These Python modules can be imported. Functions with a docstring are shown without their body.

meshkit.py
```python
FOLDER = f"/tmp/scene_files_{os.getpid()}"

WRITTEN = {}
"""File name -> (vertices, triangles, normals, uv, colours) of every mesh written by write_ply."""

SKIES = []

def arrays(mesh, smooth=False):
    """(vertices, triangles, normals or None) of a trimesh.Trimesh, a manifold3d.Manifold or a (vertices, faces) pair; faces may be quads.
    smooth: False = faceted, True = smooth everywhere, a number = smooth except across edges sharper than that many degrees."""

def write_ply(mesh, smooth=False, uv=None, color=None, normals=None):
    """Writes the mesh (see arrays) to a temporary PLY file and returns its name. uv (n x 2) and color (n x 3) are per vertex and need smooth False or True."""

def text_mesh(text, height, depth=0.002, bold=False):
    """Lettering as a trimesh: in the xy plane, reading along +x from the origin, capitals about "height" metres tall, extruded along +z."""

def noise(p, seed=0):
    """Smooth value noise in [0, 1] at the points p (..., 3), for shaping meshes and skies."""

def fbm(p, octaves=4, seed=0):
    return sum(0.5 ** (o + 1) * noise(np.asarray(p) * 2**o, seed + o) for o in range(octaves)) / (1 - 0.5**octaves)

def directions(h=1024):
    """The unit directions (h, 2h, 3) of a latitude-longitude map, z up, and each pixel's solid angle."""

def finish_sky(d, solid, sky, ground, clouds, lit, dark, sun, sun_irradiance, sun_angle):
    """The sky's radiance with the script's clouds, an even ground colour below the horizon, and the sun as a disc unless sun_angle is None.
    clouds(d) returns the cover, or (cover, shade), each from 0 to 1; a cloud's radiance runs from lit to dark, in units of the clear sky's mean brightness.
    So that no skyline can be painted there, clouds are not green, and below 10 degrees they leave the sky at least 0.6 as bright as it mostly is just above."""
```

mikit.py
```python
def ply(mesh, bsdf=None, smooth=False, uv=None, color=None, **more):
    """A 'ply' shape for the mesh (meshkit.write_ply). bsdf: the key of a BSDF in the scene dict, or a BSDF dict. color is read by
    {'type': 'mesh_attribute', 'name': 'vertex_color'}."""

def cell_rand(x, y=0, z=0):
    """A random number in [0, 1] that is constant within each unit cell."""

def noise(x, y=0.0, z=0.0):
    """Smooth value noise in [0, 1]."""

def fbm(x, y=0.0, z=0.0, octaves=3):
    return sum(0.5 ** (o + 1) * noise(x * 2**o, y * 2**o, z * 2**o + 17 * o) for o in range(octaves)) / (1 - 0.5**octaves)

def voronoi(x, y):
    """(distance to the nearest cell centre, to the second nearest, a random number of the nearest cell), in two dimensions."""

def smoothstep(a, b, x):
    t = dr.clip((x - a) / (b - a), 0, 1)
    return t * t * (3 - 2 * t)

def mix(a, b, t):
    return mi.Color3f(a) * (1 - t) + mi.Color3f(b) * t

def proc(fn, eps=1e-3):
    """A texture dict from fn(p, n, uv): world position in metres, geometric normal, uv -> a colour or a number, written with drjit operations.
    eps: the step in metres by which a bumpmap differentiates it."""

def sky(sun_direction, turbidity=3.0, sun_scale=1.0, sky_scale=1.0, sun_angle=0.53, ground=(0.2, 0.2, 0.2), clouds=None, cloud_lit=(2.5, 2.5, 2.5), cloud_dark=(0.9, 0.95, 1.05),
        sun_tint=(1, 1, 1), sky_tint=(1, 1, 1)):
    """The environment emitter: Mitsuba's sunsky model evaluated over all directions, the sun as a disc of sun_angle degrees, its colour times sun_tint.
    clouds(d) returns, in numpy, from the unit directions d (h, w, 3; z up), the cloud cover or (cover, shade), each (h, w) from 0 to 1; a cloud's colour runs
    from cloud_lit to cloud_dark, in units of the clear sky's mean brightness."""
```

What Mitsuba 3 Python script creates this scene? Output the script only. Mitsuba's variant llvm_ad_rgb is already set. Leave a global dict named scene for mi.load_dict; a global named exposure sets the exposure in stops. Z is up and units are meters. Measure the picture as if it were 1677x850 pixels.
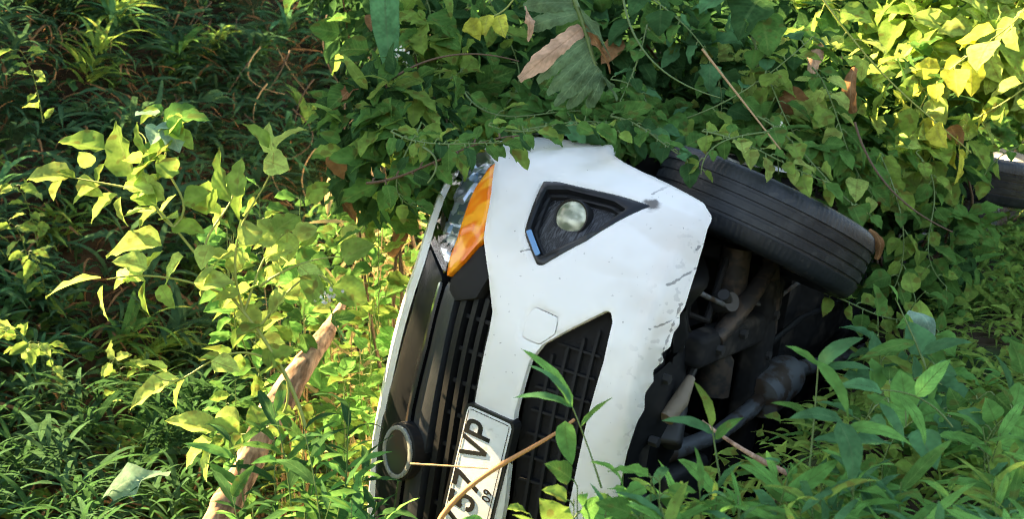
import math, random
import numpy as np
import trimesh, shapely
from shapely.geometry import Polygon, Point, LineString
from shapely import affinity
from scipy.spatial import Delaunay
import drjit as dr
import mitsuba as mi
import mikit, meshkit
from mikit import proc, noise, fbm, voronoi, cell_rand, smoothstep, mix

random.seed(7)
rng = np.random.default_rng(11)
T = mi.ScalarTransform4f
scene, labels = {}, {}

# ------------------------------------------------------------------ camera, sky, exposure
PITCH, CAM_Z, FPX = math.radians(7.0), 0.75, 2206.8
scene['camera'] = {'type': 'thinlens', 'aperture_radius': 0.0045, 'focus_distance': 3.25, 'fov': 2 * math.degrees(math.atan(838.5 / FPX)), 'fov_axis': 'x', 'near_clip': 0.05, 'far_clip': 400.0,
                   'to_world': T().look_at(origin=[0, 0, CAM_Z], target=[0, math.cos(PITCH), CAM_Z - math.sin(PITCH)], up=[0, 0, 1])}
SUN = np.array([-0.68, 0.28, 0.66])
scene['sky'] = mikit.sky(SUN.tolist(), turbidity=3, sky_scale=0.8, sun_tint=(1.0, 0.90, 0.64), sky_tint=(1.0, 0.75, 0.54))
exposure = 4.9


def at(u, v, d):
    """The point seen at photo pixel (u, v) at d metres in front of the camera: for reading places off the photograph."""
    x, y = (u - 838.5) / FPX * d, (v - 425) / FPX * d
    return np.array([x, d * math.cos(PITCH) - y * math.sin(PITCH), CAM_Z - d * math.sin(PITCH) - y * math.cos(PITCH)])


# ------------------------------------------------------------------ naming helpers
def pixel(p):
    """Where a point of the world lies in the photograph, for wording labels."""
    y, z = p[1], p[2] - CAM_Z
    d = y * math.cos(PITCH) - z * math.sin(PITCH)
    return 838.5 + FPX * p[0] / d, 425 - FPX * (z * math.cos(PITCH) + y * math.sin(PITCH)) / d


def place(p, words):
    """The words of the nearest landmark: words = [(u, v, phrase), ...]."""
    u, v = pixel(p)
    return min(words, key=lambda w: (w[0] - u) ** 2 + (w[1] - v) ** 2)[2]


def numbered(key):
    if key not in USED:
        USED[key] = 0
        return key
    USED[key] += 1
    return f'{key}_{USED[key]:03d}'


USED = {}


def thing(name, label, category, group=None, kind=None):
    key = numbered(name)
    labels[key] = {'label': label, 'category': category}
    if group:
        labels[key]['group'] = group
    if kind:
        labels[key]['kind'] = kind
    return key


def part(parent, name, shape, label=None, kind=None):
    key = numbered(parent + '__' + name)
    scene[key] = shape
    if label or kind:
        labels[key] = {k: v for k, v in (('label', label), ('kind', kind)) if v}
    return key


def one(name, shape, label, category, group=None, kind=None):
    key = thing(name, label, category, group, kind)
    scene[key] = shape
    return key


def structure(name, shape):
    scene[name] = shape
    labels[name] = {'kind': 'structure'}


# ------------------------------------------------------------------ materials
def P(name, color, rough=0.5, metallic=0.0, clearcoat=0.0, spec=0.5, **kw):
    c = color if isinstance(color, dict) else {'type': 'rgb', 'value': list(color)}
    d = {'type': 'principled', 'base_color': c, 'roughness': rough, 'metallic': metallic, 'specular': spec}
    if clearcoat:
        d['clearcoat'] = clearcoat
        d['clearcoat_gloss'] = 0.92
    d.update(kw)
    scene[name] = {'type': 'twosided', 'nested': d}


def leaf_bsdf(name, color, vein, tip=None, trans=0.9, rough=0.34, spotty=0.0, vary=0.35):
    def fn(p, n, uv):
        col, ve, tp = mi.Color3f(color), mi.Color3f(vein), mi.Color3f(tip or color)
        a, b = uv.x, dr.abs(uv.y - 0.5) * 2
        big = noise(p.x * 9 + 3.1, p.y * 9, p.z * 9)
        fine = noise(p.x * 160, p.y * 160, p.z * 160)
        rib = 1 - smoothstep(0.03, 0.10, b)
        side = smoothstep(0.75, 1.0, dr.abs(dr.sin((a * 9 - b * 2.2) * 3.14159))) * 0.28
        c = mix(col, tp, smoothstep(0.55, 1.0, a) * 0.6) * (1 - vary + 2 * vary * big) * (0.85 + 0.3 * fine)
        c = mix(c, ve, dr.clip(rib * 0.8 + side, 0, 1))
        c = c * (0.80 + 0.4 * smoothstep(0.3, 0.7, fbm(p.x * 38, p.y * 38, p.z * 38)))
        if spotty:
            c = mix(c, mi.Color3f(0.16, 0.09, 0.03), smoothstep(0.66, 0.78, noise(p.x * 60, p.y * 60, p.z * 60 + 5)) * spotty)
        return dr.clip(c, 0.004, 0.9)

    scene[name] = {'type': 'principledthin', 'base_color': proc(fn), 'roughness': rough, 'diff_trans': trans, 'eta': 1.5}


leaf_bsdf('leaf_mid', (0.090, 0.205, 0.048), (0.15, 0.26, 0.07), spotty=0.35)
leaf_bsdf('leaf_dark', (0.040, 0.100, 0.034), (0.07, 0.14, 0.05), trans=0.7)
leaf_bsdf('leaf_light', (0.22, 0.35, 0.07), (0.22, 0.31, 0.08), trans=1.0, spotty=0.5)
leaf_bsdf('leaf_lime', (0.39, 0.53, 0.14), (0.34, 0.40, 0.10), trans=1.05, spotty=0.35)
leaf_bsdf('leaf_yellow', (0.55, 0.57, 0.08), (0.5, 0.5, 0.12), trans=1.0, spotty=0.3)
leaf_bsdf('leaf_blue', (0.085, 0.215, 0.090), (0.10, 0.20, 0.09), trans=0.75, rough=0.27)
leaf_bsdf('leaf_grass', (0.15, 0.35, 0.085), (0.12, 0.24, 0.06), trans=0.9, rough=0.28)
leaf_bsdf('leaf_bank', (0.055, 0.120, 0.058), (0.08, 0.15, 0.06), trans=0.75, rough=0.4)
leaf_bsdf('leaf_dry', (0.24, 0.13, 0.06), (0.30, 0.19, 0.10), trans=0.5, rough=0.7)
leaf_bsdf('leaf_straw', (0.40, 0.33, 0.15), (0.44, 0.36, 0.2), trans=0.5, rough=0.7)
leaf_bsdf('leaf_pink_dry', (0.50, 0.34, 0.24), (0.42, 0.26, 0.17), trans=0.5, rough=0.7)
leaf_bsdf('leaf_pale', (0.20, 0.33, 0.25), (0.3, 0.42, 0.32), trans=0.6, rough=0.4, vary=0.12)
leaf_bsdf('leaf_banana', (0.115, 0.19, 0.095), (0.17, 0.25, 0.13), trans=0.7, rough=0.4)
leaf_bsdf('petal_white', (0.62, 0.62, 0.55), (0.62, 0.62, 0.5), trans=0.6, rough=0.6, vary=0.1)
P('stem_green', (0.10, 0.16, 0.045), 0.55)
P('stem_lime', (0.25, 0.29, 0.06), 0.5)
P('stem_brown', (0.10, 0.065, 0.04), 0.8)
P('stem_orange', (0.42, 0.20, 0.07), 0.7)
P('stem_straw', (0.36, 0.24, 0.12), 0.75)
P('leaf_straw_solid', (0.22, 0.17, 0.115), 0.6)


def bark_fn(p, n, uv):
    a = p.x * 0.93 - p.z * 0.36   # across the leaning log; the grain runs along it
    g = fbm(a * 70, p.y * 70, p.z * 9, octaves=4)
    f = noise(a * 260, p.y * 260, p.z * 30)
    c = mix(mi.Color3f(0.17, 0.10, 0.065), mi.Color3f(0.40, 0.27, 0.19), smoothstep(0.3, 0.62, g))
    c = mix(c, mi.Color3f(0.05, 0.035, 0.025), smoothstep(0.62, 0.75, fbm(p.x * 20, p.y * 20, p.z * 12)))
    return c * (0.7 + 0.6 * f)


P('bark', proc(bark_fn), 0.85, spec=0.2)
P('trunk_bark', (0.09, 0.065, 0.045), 0.9, spec=0.2)


def soil_fn(p, n, uv):
    g = fbm(p.x * 6, p.y * 6, p.z * 6, octaves=4)
    f = noise(p.x * 90, p.y * 90, p.z * 90)
    c = mix(mi.Color3f(0.022, 0.016, 0.010), mi.Color3f(0.055, 0.04, 0.026), smoothstep(0.3, 0.7, g))
    c = mix(c, mi.Color3f(0.03, 0.055, 0.018), smoothstep(0.5, 0.75, fbm(p.x * 3 + 9, p.y * 3, p.z * 3)))
    return c * (0.6 + 0.8 * f)


P('soil', proc(soil_fn), 0.95, spec=0.15)

# ------------------------------------------------------------------ terrain
def gully(x, y):
    """Metres to the right of the line along which the car's underside meets the verge; the far bank starts about 2 m to the left of it."""
    return (x - 0.35) * 0.85 - (y - 3.4) * 0.526


def ss(a, b, x):
    t = np.clip((x - a) / (b - a), 0, 1)
    return t * t * (3 - 2 * t)


def ground_z(x, y, rough=True):
    x, y = np.asarray(x, float), np.asarray(y, float)
    q = gully(x, y)
    ledge = np.interp(y, [-3, 2.0, 2.6, 6.0, 9.0], [-0.35, -0.16, -0.13, 0.20, 0.26]) + 0.02 * np.maximum(y - 9, 0) + 0.10 * np.maximum(q - 2.2, 0)
    wide = np.interp(y, [2, 3.1, 4.2, 6], [0.55, 0.55, 0.30, 0.25])
    z = -1.12 + (ledge + 1.12) * ss(-0.16, wide, q)
    z = z + np.minimum(np.maximum(-1.75 - q, 0) * np.interp(x, [-2.6, -1.3], [1.15, 1.25]), 2.55) + np.minimum(np.maximum(-3.9 - q, 0) * 0.16, 2.0)
    if rough:
        pts = np.stack([x, y, x * 0], -1)
        z = z + 0.14 * (meshkit.fbm(pts * 1.3, 4, 3) - 0.5) + ss(-1.7, -2.4, q) * 0.34 * (meshkit.fbm(pts * 1.9 + 7, 4, 9) - 0.5)
    return z


xs = np.unique(np.concatenate([np.linspace(-60, -5, 28), np.linspace(-5, 6, 200), np.linspace(6, 60, 28)]))
ys = np.unique(np.concatenate([np.linspace(-40, 0, 20), np.linspace(0, 13, 220), np.linspace(13, 90, 30)]))
gx, gy = np.meshgrid(xs, ys)
gz = ground_z(gx, gy)
gv = np.stack([gx, gy, gz], -1).reshape(-1, 3)
nx, ny = len(xs), len(ys)
gi, gj = np.meshgrid(np.arange(nx - 1), np.arange(ny - 1))
ga = (gj * nx + gi).ravel()
structure('ground', mikit.ply((gv, np.stack([ga, ga + 1, ga + nx + 1, ga + nx], 1)), 'soil', smooth=True))
# ------------------------------------------------------------------ the overturned car, modelled in its own frame: x forward, y to its left, z up
CAR = np.array([[-0.5226, 0.14578, -0.84002, 0.76641], [-0.85258, -0.0894, 0.5149, 3.51108], [-4e-05, 0.98527, 0.17101, -0.3211], [0, 0, 0, 1]])
CAR_T = T(CAR.tolist())
INV = np.linalg.inv(CAR).tolist()


def car_coords(p):
    return [INV[i][0] * p.x + INV[i][1] * p.y + INV[i][2] * p.z + INV[i][3] for i in range(3)]


SCUFFS = [((0.50, 0.62), (0.47, 0.555), 0.006), ((0.56, 0.565), (0.52, 0.60), 0.005), ((0.63, 0.43), (0.60, 0.48), 0.006), ((0.45, 0.735), (0.40, 0.76), 0.003)]


def paint_fn(p, n, uv):
    f, l, z = car_coords(p)
    base = mi.Color3f(0.765, 0.757, 0.735)
    haze = fbm(p.x * 7, p.y * 7, p.z * 7, octaves=4)
    c = mix(base, mi.Color3f(0.58, 0.52, 0.43), smoothstep(0.45, 0.8, haze) * 0.28)
    low = 1 - smoothstep(0.20, 0.34, z + 0.10 * (noise(p.x * 26, p.y * 26, p.z * 26) - 0.5))
    c = mix(c, mi.Color3f(0.42, 0.36, 0.28), low * 0.30)
    grime = smoothstep(0.62, 0.70, fbm(p.x * 60, p.y * 60, p.z * 60, octaves=4)) * (1 - smoothstep(0.20, 0.30, z))
    c = mix(c, mi.Color3f(0.045, 0.04, 0.035), grime * 0.22)
    # scrapes: stretched noise along the lower edge, a smear of mud behind the fog lamp, sparse flecks
    fleck = smoothstep(0.92, 0.95, noise(p.x * 140, p.y * 120, p.z * 120)) * smoothstep(0.45, 0.6, noise(p.x * 9, p.y * 9, p.z * 9 + 4))
    c = mix(c, mi.Color3f(0.10, 0.085, 0.07), fleck * 0.6)
    runs = smoothstep(0.58, 0.78, noise(l * 18, f * 18, z * 3)) * smoothstep(0.50, 0.30, z)
    c = mix(c, mi.Color3f(0.50, 0.44, 0.34), runs * 0.22)
    blot = smoothstep(0.030, 0.012, dr.sqrt(dr.square(f - 0.44) + dr.square(l - 0.755) + dr.square(z - 0.366)) + 0.016 * (noise(p.x * 120, p.y * 120, p.z * 120) - 0.5))
    c = mix(c, mi.Color3f(0.06, 0.05, 0.04), blot * 0.9)
    for (z0, l0), (z1, l1), wd in (((0.385, 0.775), (0.365, 0.80), 0.004), ((0.232, 0.60), (0.192, 0.650), 0.004), ((0.236, 0.50), (0.196, 0.53), 0.0035), ((0.205, 0.42), (0.198, 0.56), 0.003), ((0.215, 0.68), (0.200, 0.74), 0.003), ((0.60, 0.60), (0.57, 0.615), 0.002)):
        tz, tl = z1 - z0, l1 - l0
        t = dr.clip(((z - z0) * tz + (l - l0) * tl) / (tz * tz + tl * tl), 0, 1)
        d = dr.sqrt(dr.square(z - z0 - t * tz) + dr.square(l - l0 - t * tl)) + 0.007 * (noise(p.x * 80, p.y * 150, p.z * 150) - 0.5)
        c = mix(c, mi.Color3f(0.10, 0.095, 0.09), (1 - smoothstep(wd * 0.3, wd, d)) * smoothstep(0.35, 0.5, f + 0.05) * 0.75)
    return dr.clip(c, 0.01, 0.9)


P('paint_white', proc(paint_fn), 0.28, clearcoat=0.9, spec=0.5)
P('black_gloss', (0.008, 0.009, 0.011), 0.3, clearcoat=0.25, spec=0.35)
P('ring_silver', (0.33, 0.35, 0.34), 0.35, metallic=0.4, clearcoat=0.5)
P('badge_mirror', (0.10, 0.11, 0.11), 0.15, metallic=0.8, clearcoat=1.0)
P('black_plastic', (0.009, 0.0095, 0.011), 0.5, spec=0.35)
P('black_matt', (0.012, 0.012, 0.013), 0.7, spec=0.3)
P('grey_bar', (0.028, 0.031, 0.037), 0.35, clearcoat=0.3)
P('chrome', (0.75, 0.75, 0.76), 0.12, metallic=1.0)
P('tow_white', (0.78, 0.785, 0.78), 0.38, clearcoat=0.5)


def amber_fn(p, n, uv):
    f, l, z = car_coords(p)
    r = noise(l * 40 + z * 30, z * 40, 0.0)
    return mix(mi.Color3f(0.88, 0.20, 0.004), mi.Color3f(1.0, 0.40, 0.02), smoothstep(0.3, 0.7, r))


P('amber', proc(amber_fn), 0.12, clearcoat=1.0)


def facet_fn(p, n, uv):
    f, l, z = car_coords(p)
    a, b, w = voronoi(l * 46, z * 46)
    return mix(mi.Color3f(0.30, 0.38, 0.47), mi.Color3f(0.86, 0.91, 0.97), smoothstep(0.2, 0.6, w))


P('reflector', proc(facet_fn), 0.22, metallic=0.85)
def lens_fn(p, n, uv):
    f, l, z = car_coords(p)
    a = fbm(l * 70, z * 45, f * 60, octaves=2)
    return mix(mi.Color3f(0.16, 0.19, 0.13), mi.Color3f(0.62, 0.65, 0.52), smoothstep(0.3, 0.75, a))


P('lamp_glass', proc(lens_fn), 0.16, clearcoat=1.0)
P('lamp_bowl', (0.62, 0.63, 0.58), 0.20, metallic=0.9)
scene['clear_lens'] = {'type': 'thindielectric', 'int_ior': 1.5}
P('sticker_blue', (0.13, 0.28, 0.52), 0.35, clearcoat=0.4)


def mesh_fn(p, n, uv):
    f, l, z = car_coords(p)
    a, b, w = voronoi((l + f) * 170, z * 230)
    return mix(mi.Color3f(0.005, 0.005, 0.006), mi.Color3f(0.075, 0.08, 0.09), 1 - smoothstep(0.05, 0.25, b - a))


P('mesh_plastic', proc(mesh_fn), 0.4)


def plate_fn(p, n, uv):
    g = fbm(p.x * 60, p.y * 60, p.z * 60)
    return mix(mi.Color3f(0.74, 0.75, 0.75), mi.Color3f(0.45, 0.43, 0.38), smoothstep(0.6, 0.8, g) * 0.6)


P('plate_white', proc(plate_fn), 0.4)
P('plate_black', (0.012, 0.012, 0.013), 0.45)


def rubber_fn(p, n, uv):
    f = fbm(p.x * 24, p.y * 24, p.z * 24)
    d = smoothstep(0.80, 0.86, noise(p.x * 60, p.y * 60, p.z * 60)) * 0.5
    c = mix(mi.Color3f(0.010, 0.0135, 0.020), mi.Color3f(0.021, 0.025, 0.032), smoothstep(0.4, 0.75, f))
    return mix(c, mi.Color3f(0.11, 0.11, 0.10), d * 0.25)


P('rubber', proc(rubber_fn), 0.5, spec=0.45)
P('steel_rim', (0.22, 0.22, 0.23), 0.4, metallic=0.7)


def under_fn(p, n, uv):
    g = fbm(p.x * 14, p.y * 14, p.z * 14, octaves=4)
    h = noise(p.x * 70, p.y * 70, p.z * 70)
    c = mix(mi.Color3f(0.011, 0.011, 0.012), mi.Color3f(0.04, 0.035, 0.03), smoothstep(0.5, 0.75, g))
    return c * (0.7 + 0.6 * h)


P('underside', proc(under_fn), 0.75, spec=0.3)


def rust_fn(p, n, uv):
    g = fbm(p.x * 40, p.y * 40, p.z * 40, octaves=4)
    return mix(mi.Color3f(0.035, 0.031, 0.029), mi.Color3f(0.075, 0.054, 0.04), smoothstep(0.4, 0.65, g))


P('rusty_steel', proc(rust_fn), 0.6, metallic=0.3)
P('cast_alloy', (0.06, 0.06, 0.062), 0.5, metallic=0.5)
def pipe_fn(p, n, uv):
    g = fbm(p.x * 26, p.y * 26, p.z * 26, octaves=4)
    return mix(mi.Color3f(0.13, 0.14, 0.15), mi.Color3f(0.07, 0.05, 0.037), smoothstep(0.42, 0.66, g))


P('pipe_steel', proc(pipe_fn), 0.58, metallic=0.35)
P('window_glass', (0.01, 0.012, 0.013), 0.08, clearcoat=1.0)

# the front as one rounded surface: a superellipse in plan whose size changes with height
SE_N = 3.2
ZF, FF = [-.1, .1, .18, .24, .35, .5, .6, .75, .9, 1.0, 1.1], [.5, .56, .625, .66, .695, .72, .72, .70, .665, .61, .5]
ZL, LL = [-.1, .1, .18, .24, .45, .7, .9, 1.05], [.7, .74, .775, .80, .83, .83, .81, .78]
_th = np.linspace(0, np.pi / 2, 4001)
_cl, _cf = np.sin(_th) ** (2 / SE_N), np.cos(_th) ** (2 / SE_N)
_arc = np.r_[0, np.cumsum(np.hypot(np.diff(.83 * _cl), np.diff(.72 * _cf)))]


def smooth_interp(z, zs, vs):
    return sum(np.interp(z + d, zs, vs) for d in (-.03, -.015, 0, .015, .03)) / 5


def skin(sz, off=0.0):
    sz = np.asarray(sz, float)
    def point(s, z):
        a = np.abs(s)
        cl, cf = np.interp(a, _arc, _cl), np.interp(a, _arc, _cf)
        f = smooth_interp(z, ZF, FF) * cf - np.maximum(a - _arc[-1], 0)
        return np.stack([f, np.sign(s) * smooth_interp(z, ZL, LL) * cl, z], -1)
    s, z = sz[:, 0], sz[:, 1]
    p = point(s, z)
    e = 0.004
    n = np.cross(point(s + e, z) - point(s - e, z), point(s, z + e) - point(s, z - e))
    n /= np.linalg.norm(n, axis=1, keepdims=True)
    return p + n * np.reshape(off, (-1, 1) if np.ndim(off) else (1, 1))


def fill(poly, step):
    """Points and triangles of a polygon, edges sampled and the inside on a grid."""
    rings = [poly.exterior, *poly.interiors]
    pts = []
    for r in rings:
        n = max(6, int(r.length / (step * 0.5)))
        pts += [r.interpolate(i / n, normalized=True).coords[0] for i in range(n)]
    x0, y0, x1, y1 = poly.bounds
    grid = np.stack(np.meshgrid(np.arange(x0, x1, step), np.arange(y0, y1, step)), -1).reshape(-1, 2)
    inner = poly.buffer(-step * 0.35)
    if not inner.is_empty and len(grid):
        pts += list(map(tuple, grid[shapely.contains_xy(inner, grid[:, 0], grid[:, 1])]))
    pts = np.array(pts)
    tri = Delaunay(pts).simplices
    c = pts[tri].mean(1)
    tri = tri[shapely.contains_xy(poly, c[:, 0], c[:, 1])]
    a, b, cc = (pts[tri[:, i]] for i in range(3))
    flip = ((b - a)[:, 0] * (cc - a)[:, 1] - (b - a)[:, 1] * (cc - a)[:, 0]) < 0
    tri[flip] = tri[flip][:, ::-1]
    return pts, tri


def panel(poly, off=0.0, depth=0.02, bevel=0.003, step=0.02, dent=None, mapping=skin):
    """A sheet on the skin with rounded, turned-in edges."""
    meshes = []
    for g in getattr(poly, 'geoms', [poly]):
        if g.area < 1e-7:
            continue
        pts, tri = fill(g, step)
        edge = shapely.distance(shapely.points(pts), g.boundary)
        d = np.where(edge < bevel, -(bevel - edge) * 0.8, 0)
        if dent is not None:
            d = d + dent(pts)
        meshes.append(trimesh.Trimesh(mapping(pts, off + d), tri, process=False))
        for r in (g.exterior, *g.interiors):
            n = max(8, int(r.length / (step * 0.5)))
            loop = np.array([r.interpolate(i / n, normalized=True).coords[0] for i in range(n)])
            dl = (dent(loop) if dent is not None else np.zeros(n))
            rows = [mapping(loop, off + dl - bevel * 0.8), mapping(loop, off + dl - depth)]
            i = np.arange(n)
            j = (i + 1) % n
            meshes.append(trimesh.Trimesh(np.vstack(rows), np.vstack([np.stack([i, j, j + n], 1), np.stack([i, j + n, i + n], 1)]), process=False))
    return trimesh.util.concatenate(meshes)


def rnd(pts, r=0.008):
    p = Polygon(pts).buffer(0)
    return p.buffer(-r).buffer(2 * r).buffer(-r) if r else p


def both(poly):
    return poly.union(affinity.scale(poly, -1, 1, origin=(0, 0)))


def flip_s(poly):
    return affinity.scale(poly, -1, 1, origin=(0, 0))


def band(s0, s1, z0, z1, r=0.003):
    return rnd([(s0, z0), (s1, z0), (s1, z1), (s0, z1)], r)


car = thing('overturned_car', 'white hatchback lying on its side in the bushes, nose and underside facing the viewer', 'car')


def cp(name, mesh, bsdf, parent=car, smooth=32, label=None, **kw):
    return part(parent, name, mikit.ply(mesh, bsdf, smooth=smooth, to_world=CAR_T, **kw), label)


# bumper and front wing, one white skin with openings
half = [(-.01, .616), (.262, .618), (.407, .619), (.452, .624), (.533, .667), (.621, .724), (.711, .755), (.757, .776), (.884, .848), (.945, .915), (.985, .955), (1.24, .985),
        (1.24, .656), (1.17, .638), (1.10, .597), (1.055, .55), (1.02, .505), (.997, .446), (.985, .386), (.965, .32), (.94, .27), (.905, .235), (.885, .227), (.85, .222), (.789, .208), (.712, .196), (.64, .190), (.607, .188),
        (.585, .192), (.56, .186), (.535, .192), (.50, .190), (.478, .202), (.46, .194), (.43, .210), (.406, .204), (.37, .215), (.33, .209), (.297, .218), (.216, .226), (-.01, .23)]
body_poly = both(Polygon(half).buffer(0)).buffer(-.004).buffer(.008).buffer(-.004)
low_half = rnd([(-.05, .487), (.235, .503), (.365, .493), (.412, .47), (.543, .338), (.513, .324), (.416, .319), (.287, .326), (-.05, .335)], .010)
fog_out = rnd([(.836, .659), (.85, .617), (.851, .478), (.856, .366), (.744, .42), (.684, .454), (.596, .531), (.593, .547), (.657, .611), (.671, .62)], .004)
tow = rnd([(.494, .512), (.484, .449), (.443, .447), (.41, .477), (.416, .525), (.468, .528)], .008)
holes = both(low_half).union(fog_out).union(flip_s(fog_out)).union(tow.buffer(.0008))


def dents(p):
    s, z = p[:, 0], p[:, 1]
    q = np.stack([s * 3, z * 3, s * 0], -1)
    d = 0.008 * (meshkit.fbm(q, 3, 5) - .5) * ss(.35, .9, np.abs(s))
    # crease of the lower lip, swage round the fog lamp, rim of the wheel arch
    d += 0.012 * np.exp(-((z - .245) / .02) ** 2) * ss(.2, .3, np.abs(s)) * (1 - ss(.75, .9, np.abs(s)))
    d -= 0.010 * np.exp(-((z - .66 + .10 * (np.abs(s) - .7)) / .05) ** 2) * ss(.55, .7, np.abs(s)) * (1 - ss(1.0, 1.2, np.abs(s)))
    f = 1.32 - np.abs(s)
    r = np.hypot(f, z - .30)
    d += 0.010 * np.exp(-((r - .385) / .018) ** 2) * ss(.9, 1.0, np.abs(s))
    d -= 0.007 * np.exp(-((z - .205) / .012) ** 2) * (meshkit.noise(np.stack([s * 45, z * 10, s * 0], -1), 2)) * (np.abs(s) < .62)
    return d


cp('bumper', panel(body_poly.difference(holes), 0, .028, .005, .014, dents), 'paint_white')
cp('tow_hook_cover', panel(tow.buffer(-.0008), -.0006, .01, .001, .012, dents), 'paint_white')
# upper grille between the lamps
up = both(rnd([(-.02, .60), (.262, .60), (.407, .602), (.452, .615), (.533, .66), (.621, .716), (.70, .75), (.53, .79), (.50, .80), (.58, .885), (.62, .90), (.36, .905), (.2, .92), (-.02, .94)], 0))
grille = cp('upper_grille', panel(up, -.055, .01, .002, .03), 'black_matt')
cp('gloss_bar', panel(both(rnd([(-.02, .818), (.14, .828), (.313, .812), (.495, .811), (.565, .888), (.50, .884), (.378, .886), (.223, .905), (.09, .938), (-.02, .945)], .004)), -.006, .03, .004, .02), 'black_gloss', grille)
cp('chrome_strip', panel(both(rnd([(-.02, .822), (.142, .822), (.313, .806), (.485, .804), (.485, .810), (.313, .812), (.142, .829), (-.02, .829)], 0)), .002, .012, .002, .02), 'chrome', grille)
cp('grey_bar', panel(both(rnd([(-.02, .762), (.3, .755), (.47, .757), (.495, .790), (.475, .798), (.313, .800), (.142, .815), (-.02, .816)], .003)), -.012, .03, .004, .02), 'grey_bar', grille)
for k, (za, zb, off, se) in enumerate(((.722, .740, -.018, .56), (.690, .704, -.024, .53), (.660, .674, -.028, .48), (.632, .644, -.030, .44))):
    cp('slat', panel(band(-se, se, za, zb), off, .03, .003, .02), 'black_plastic', grille)
for s0 in (.08, .165, .25, .335, .42):
    for sg in (-1, 1):
        cp('grille_post', panel(band(sg * s0 - .005, sg * s0 + .005, .625, .755, .001), -.034, .02, .001, .02), 'black_matt', grille)
cp('bumper_corner_filler', panel(rnd([(.50, .785), (.56, .748), (.605, .728), (.60, .715), (.53, .672), (.47, .69), (.45, .75), (.47, .78)], .006), -.010, .03, .003, .015), 'black_matt', grille)
# lower grille
lowg = cp('lower_grille', panel(both(low_half).buffer(.012), -.07, .01, .002, .03), 'black_matt')
for k in range(4):
    zz = .352 + .033 * k
    se = .50 - (zz - .338) * .95
    cp('slat', panel(band(-se, se, zz, zz + .007, .002), -.045, .03, .002, .02), 'black_matt', lowg)
for s0 in (.06, .12, .18, .24, .30, .36, .42):
    for sg in (-1, 1):
        zt = .485 if s0 < .36 else .47 - (s0 - .40) * .9
        cp('grille_post', panel(band(sg * s0 - .003, sg * s0 + .003, .335, zt, .001), -.050, .02, .001, .02), 'black_matt', lowg)
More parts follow.
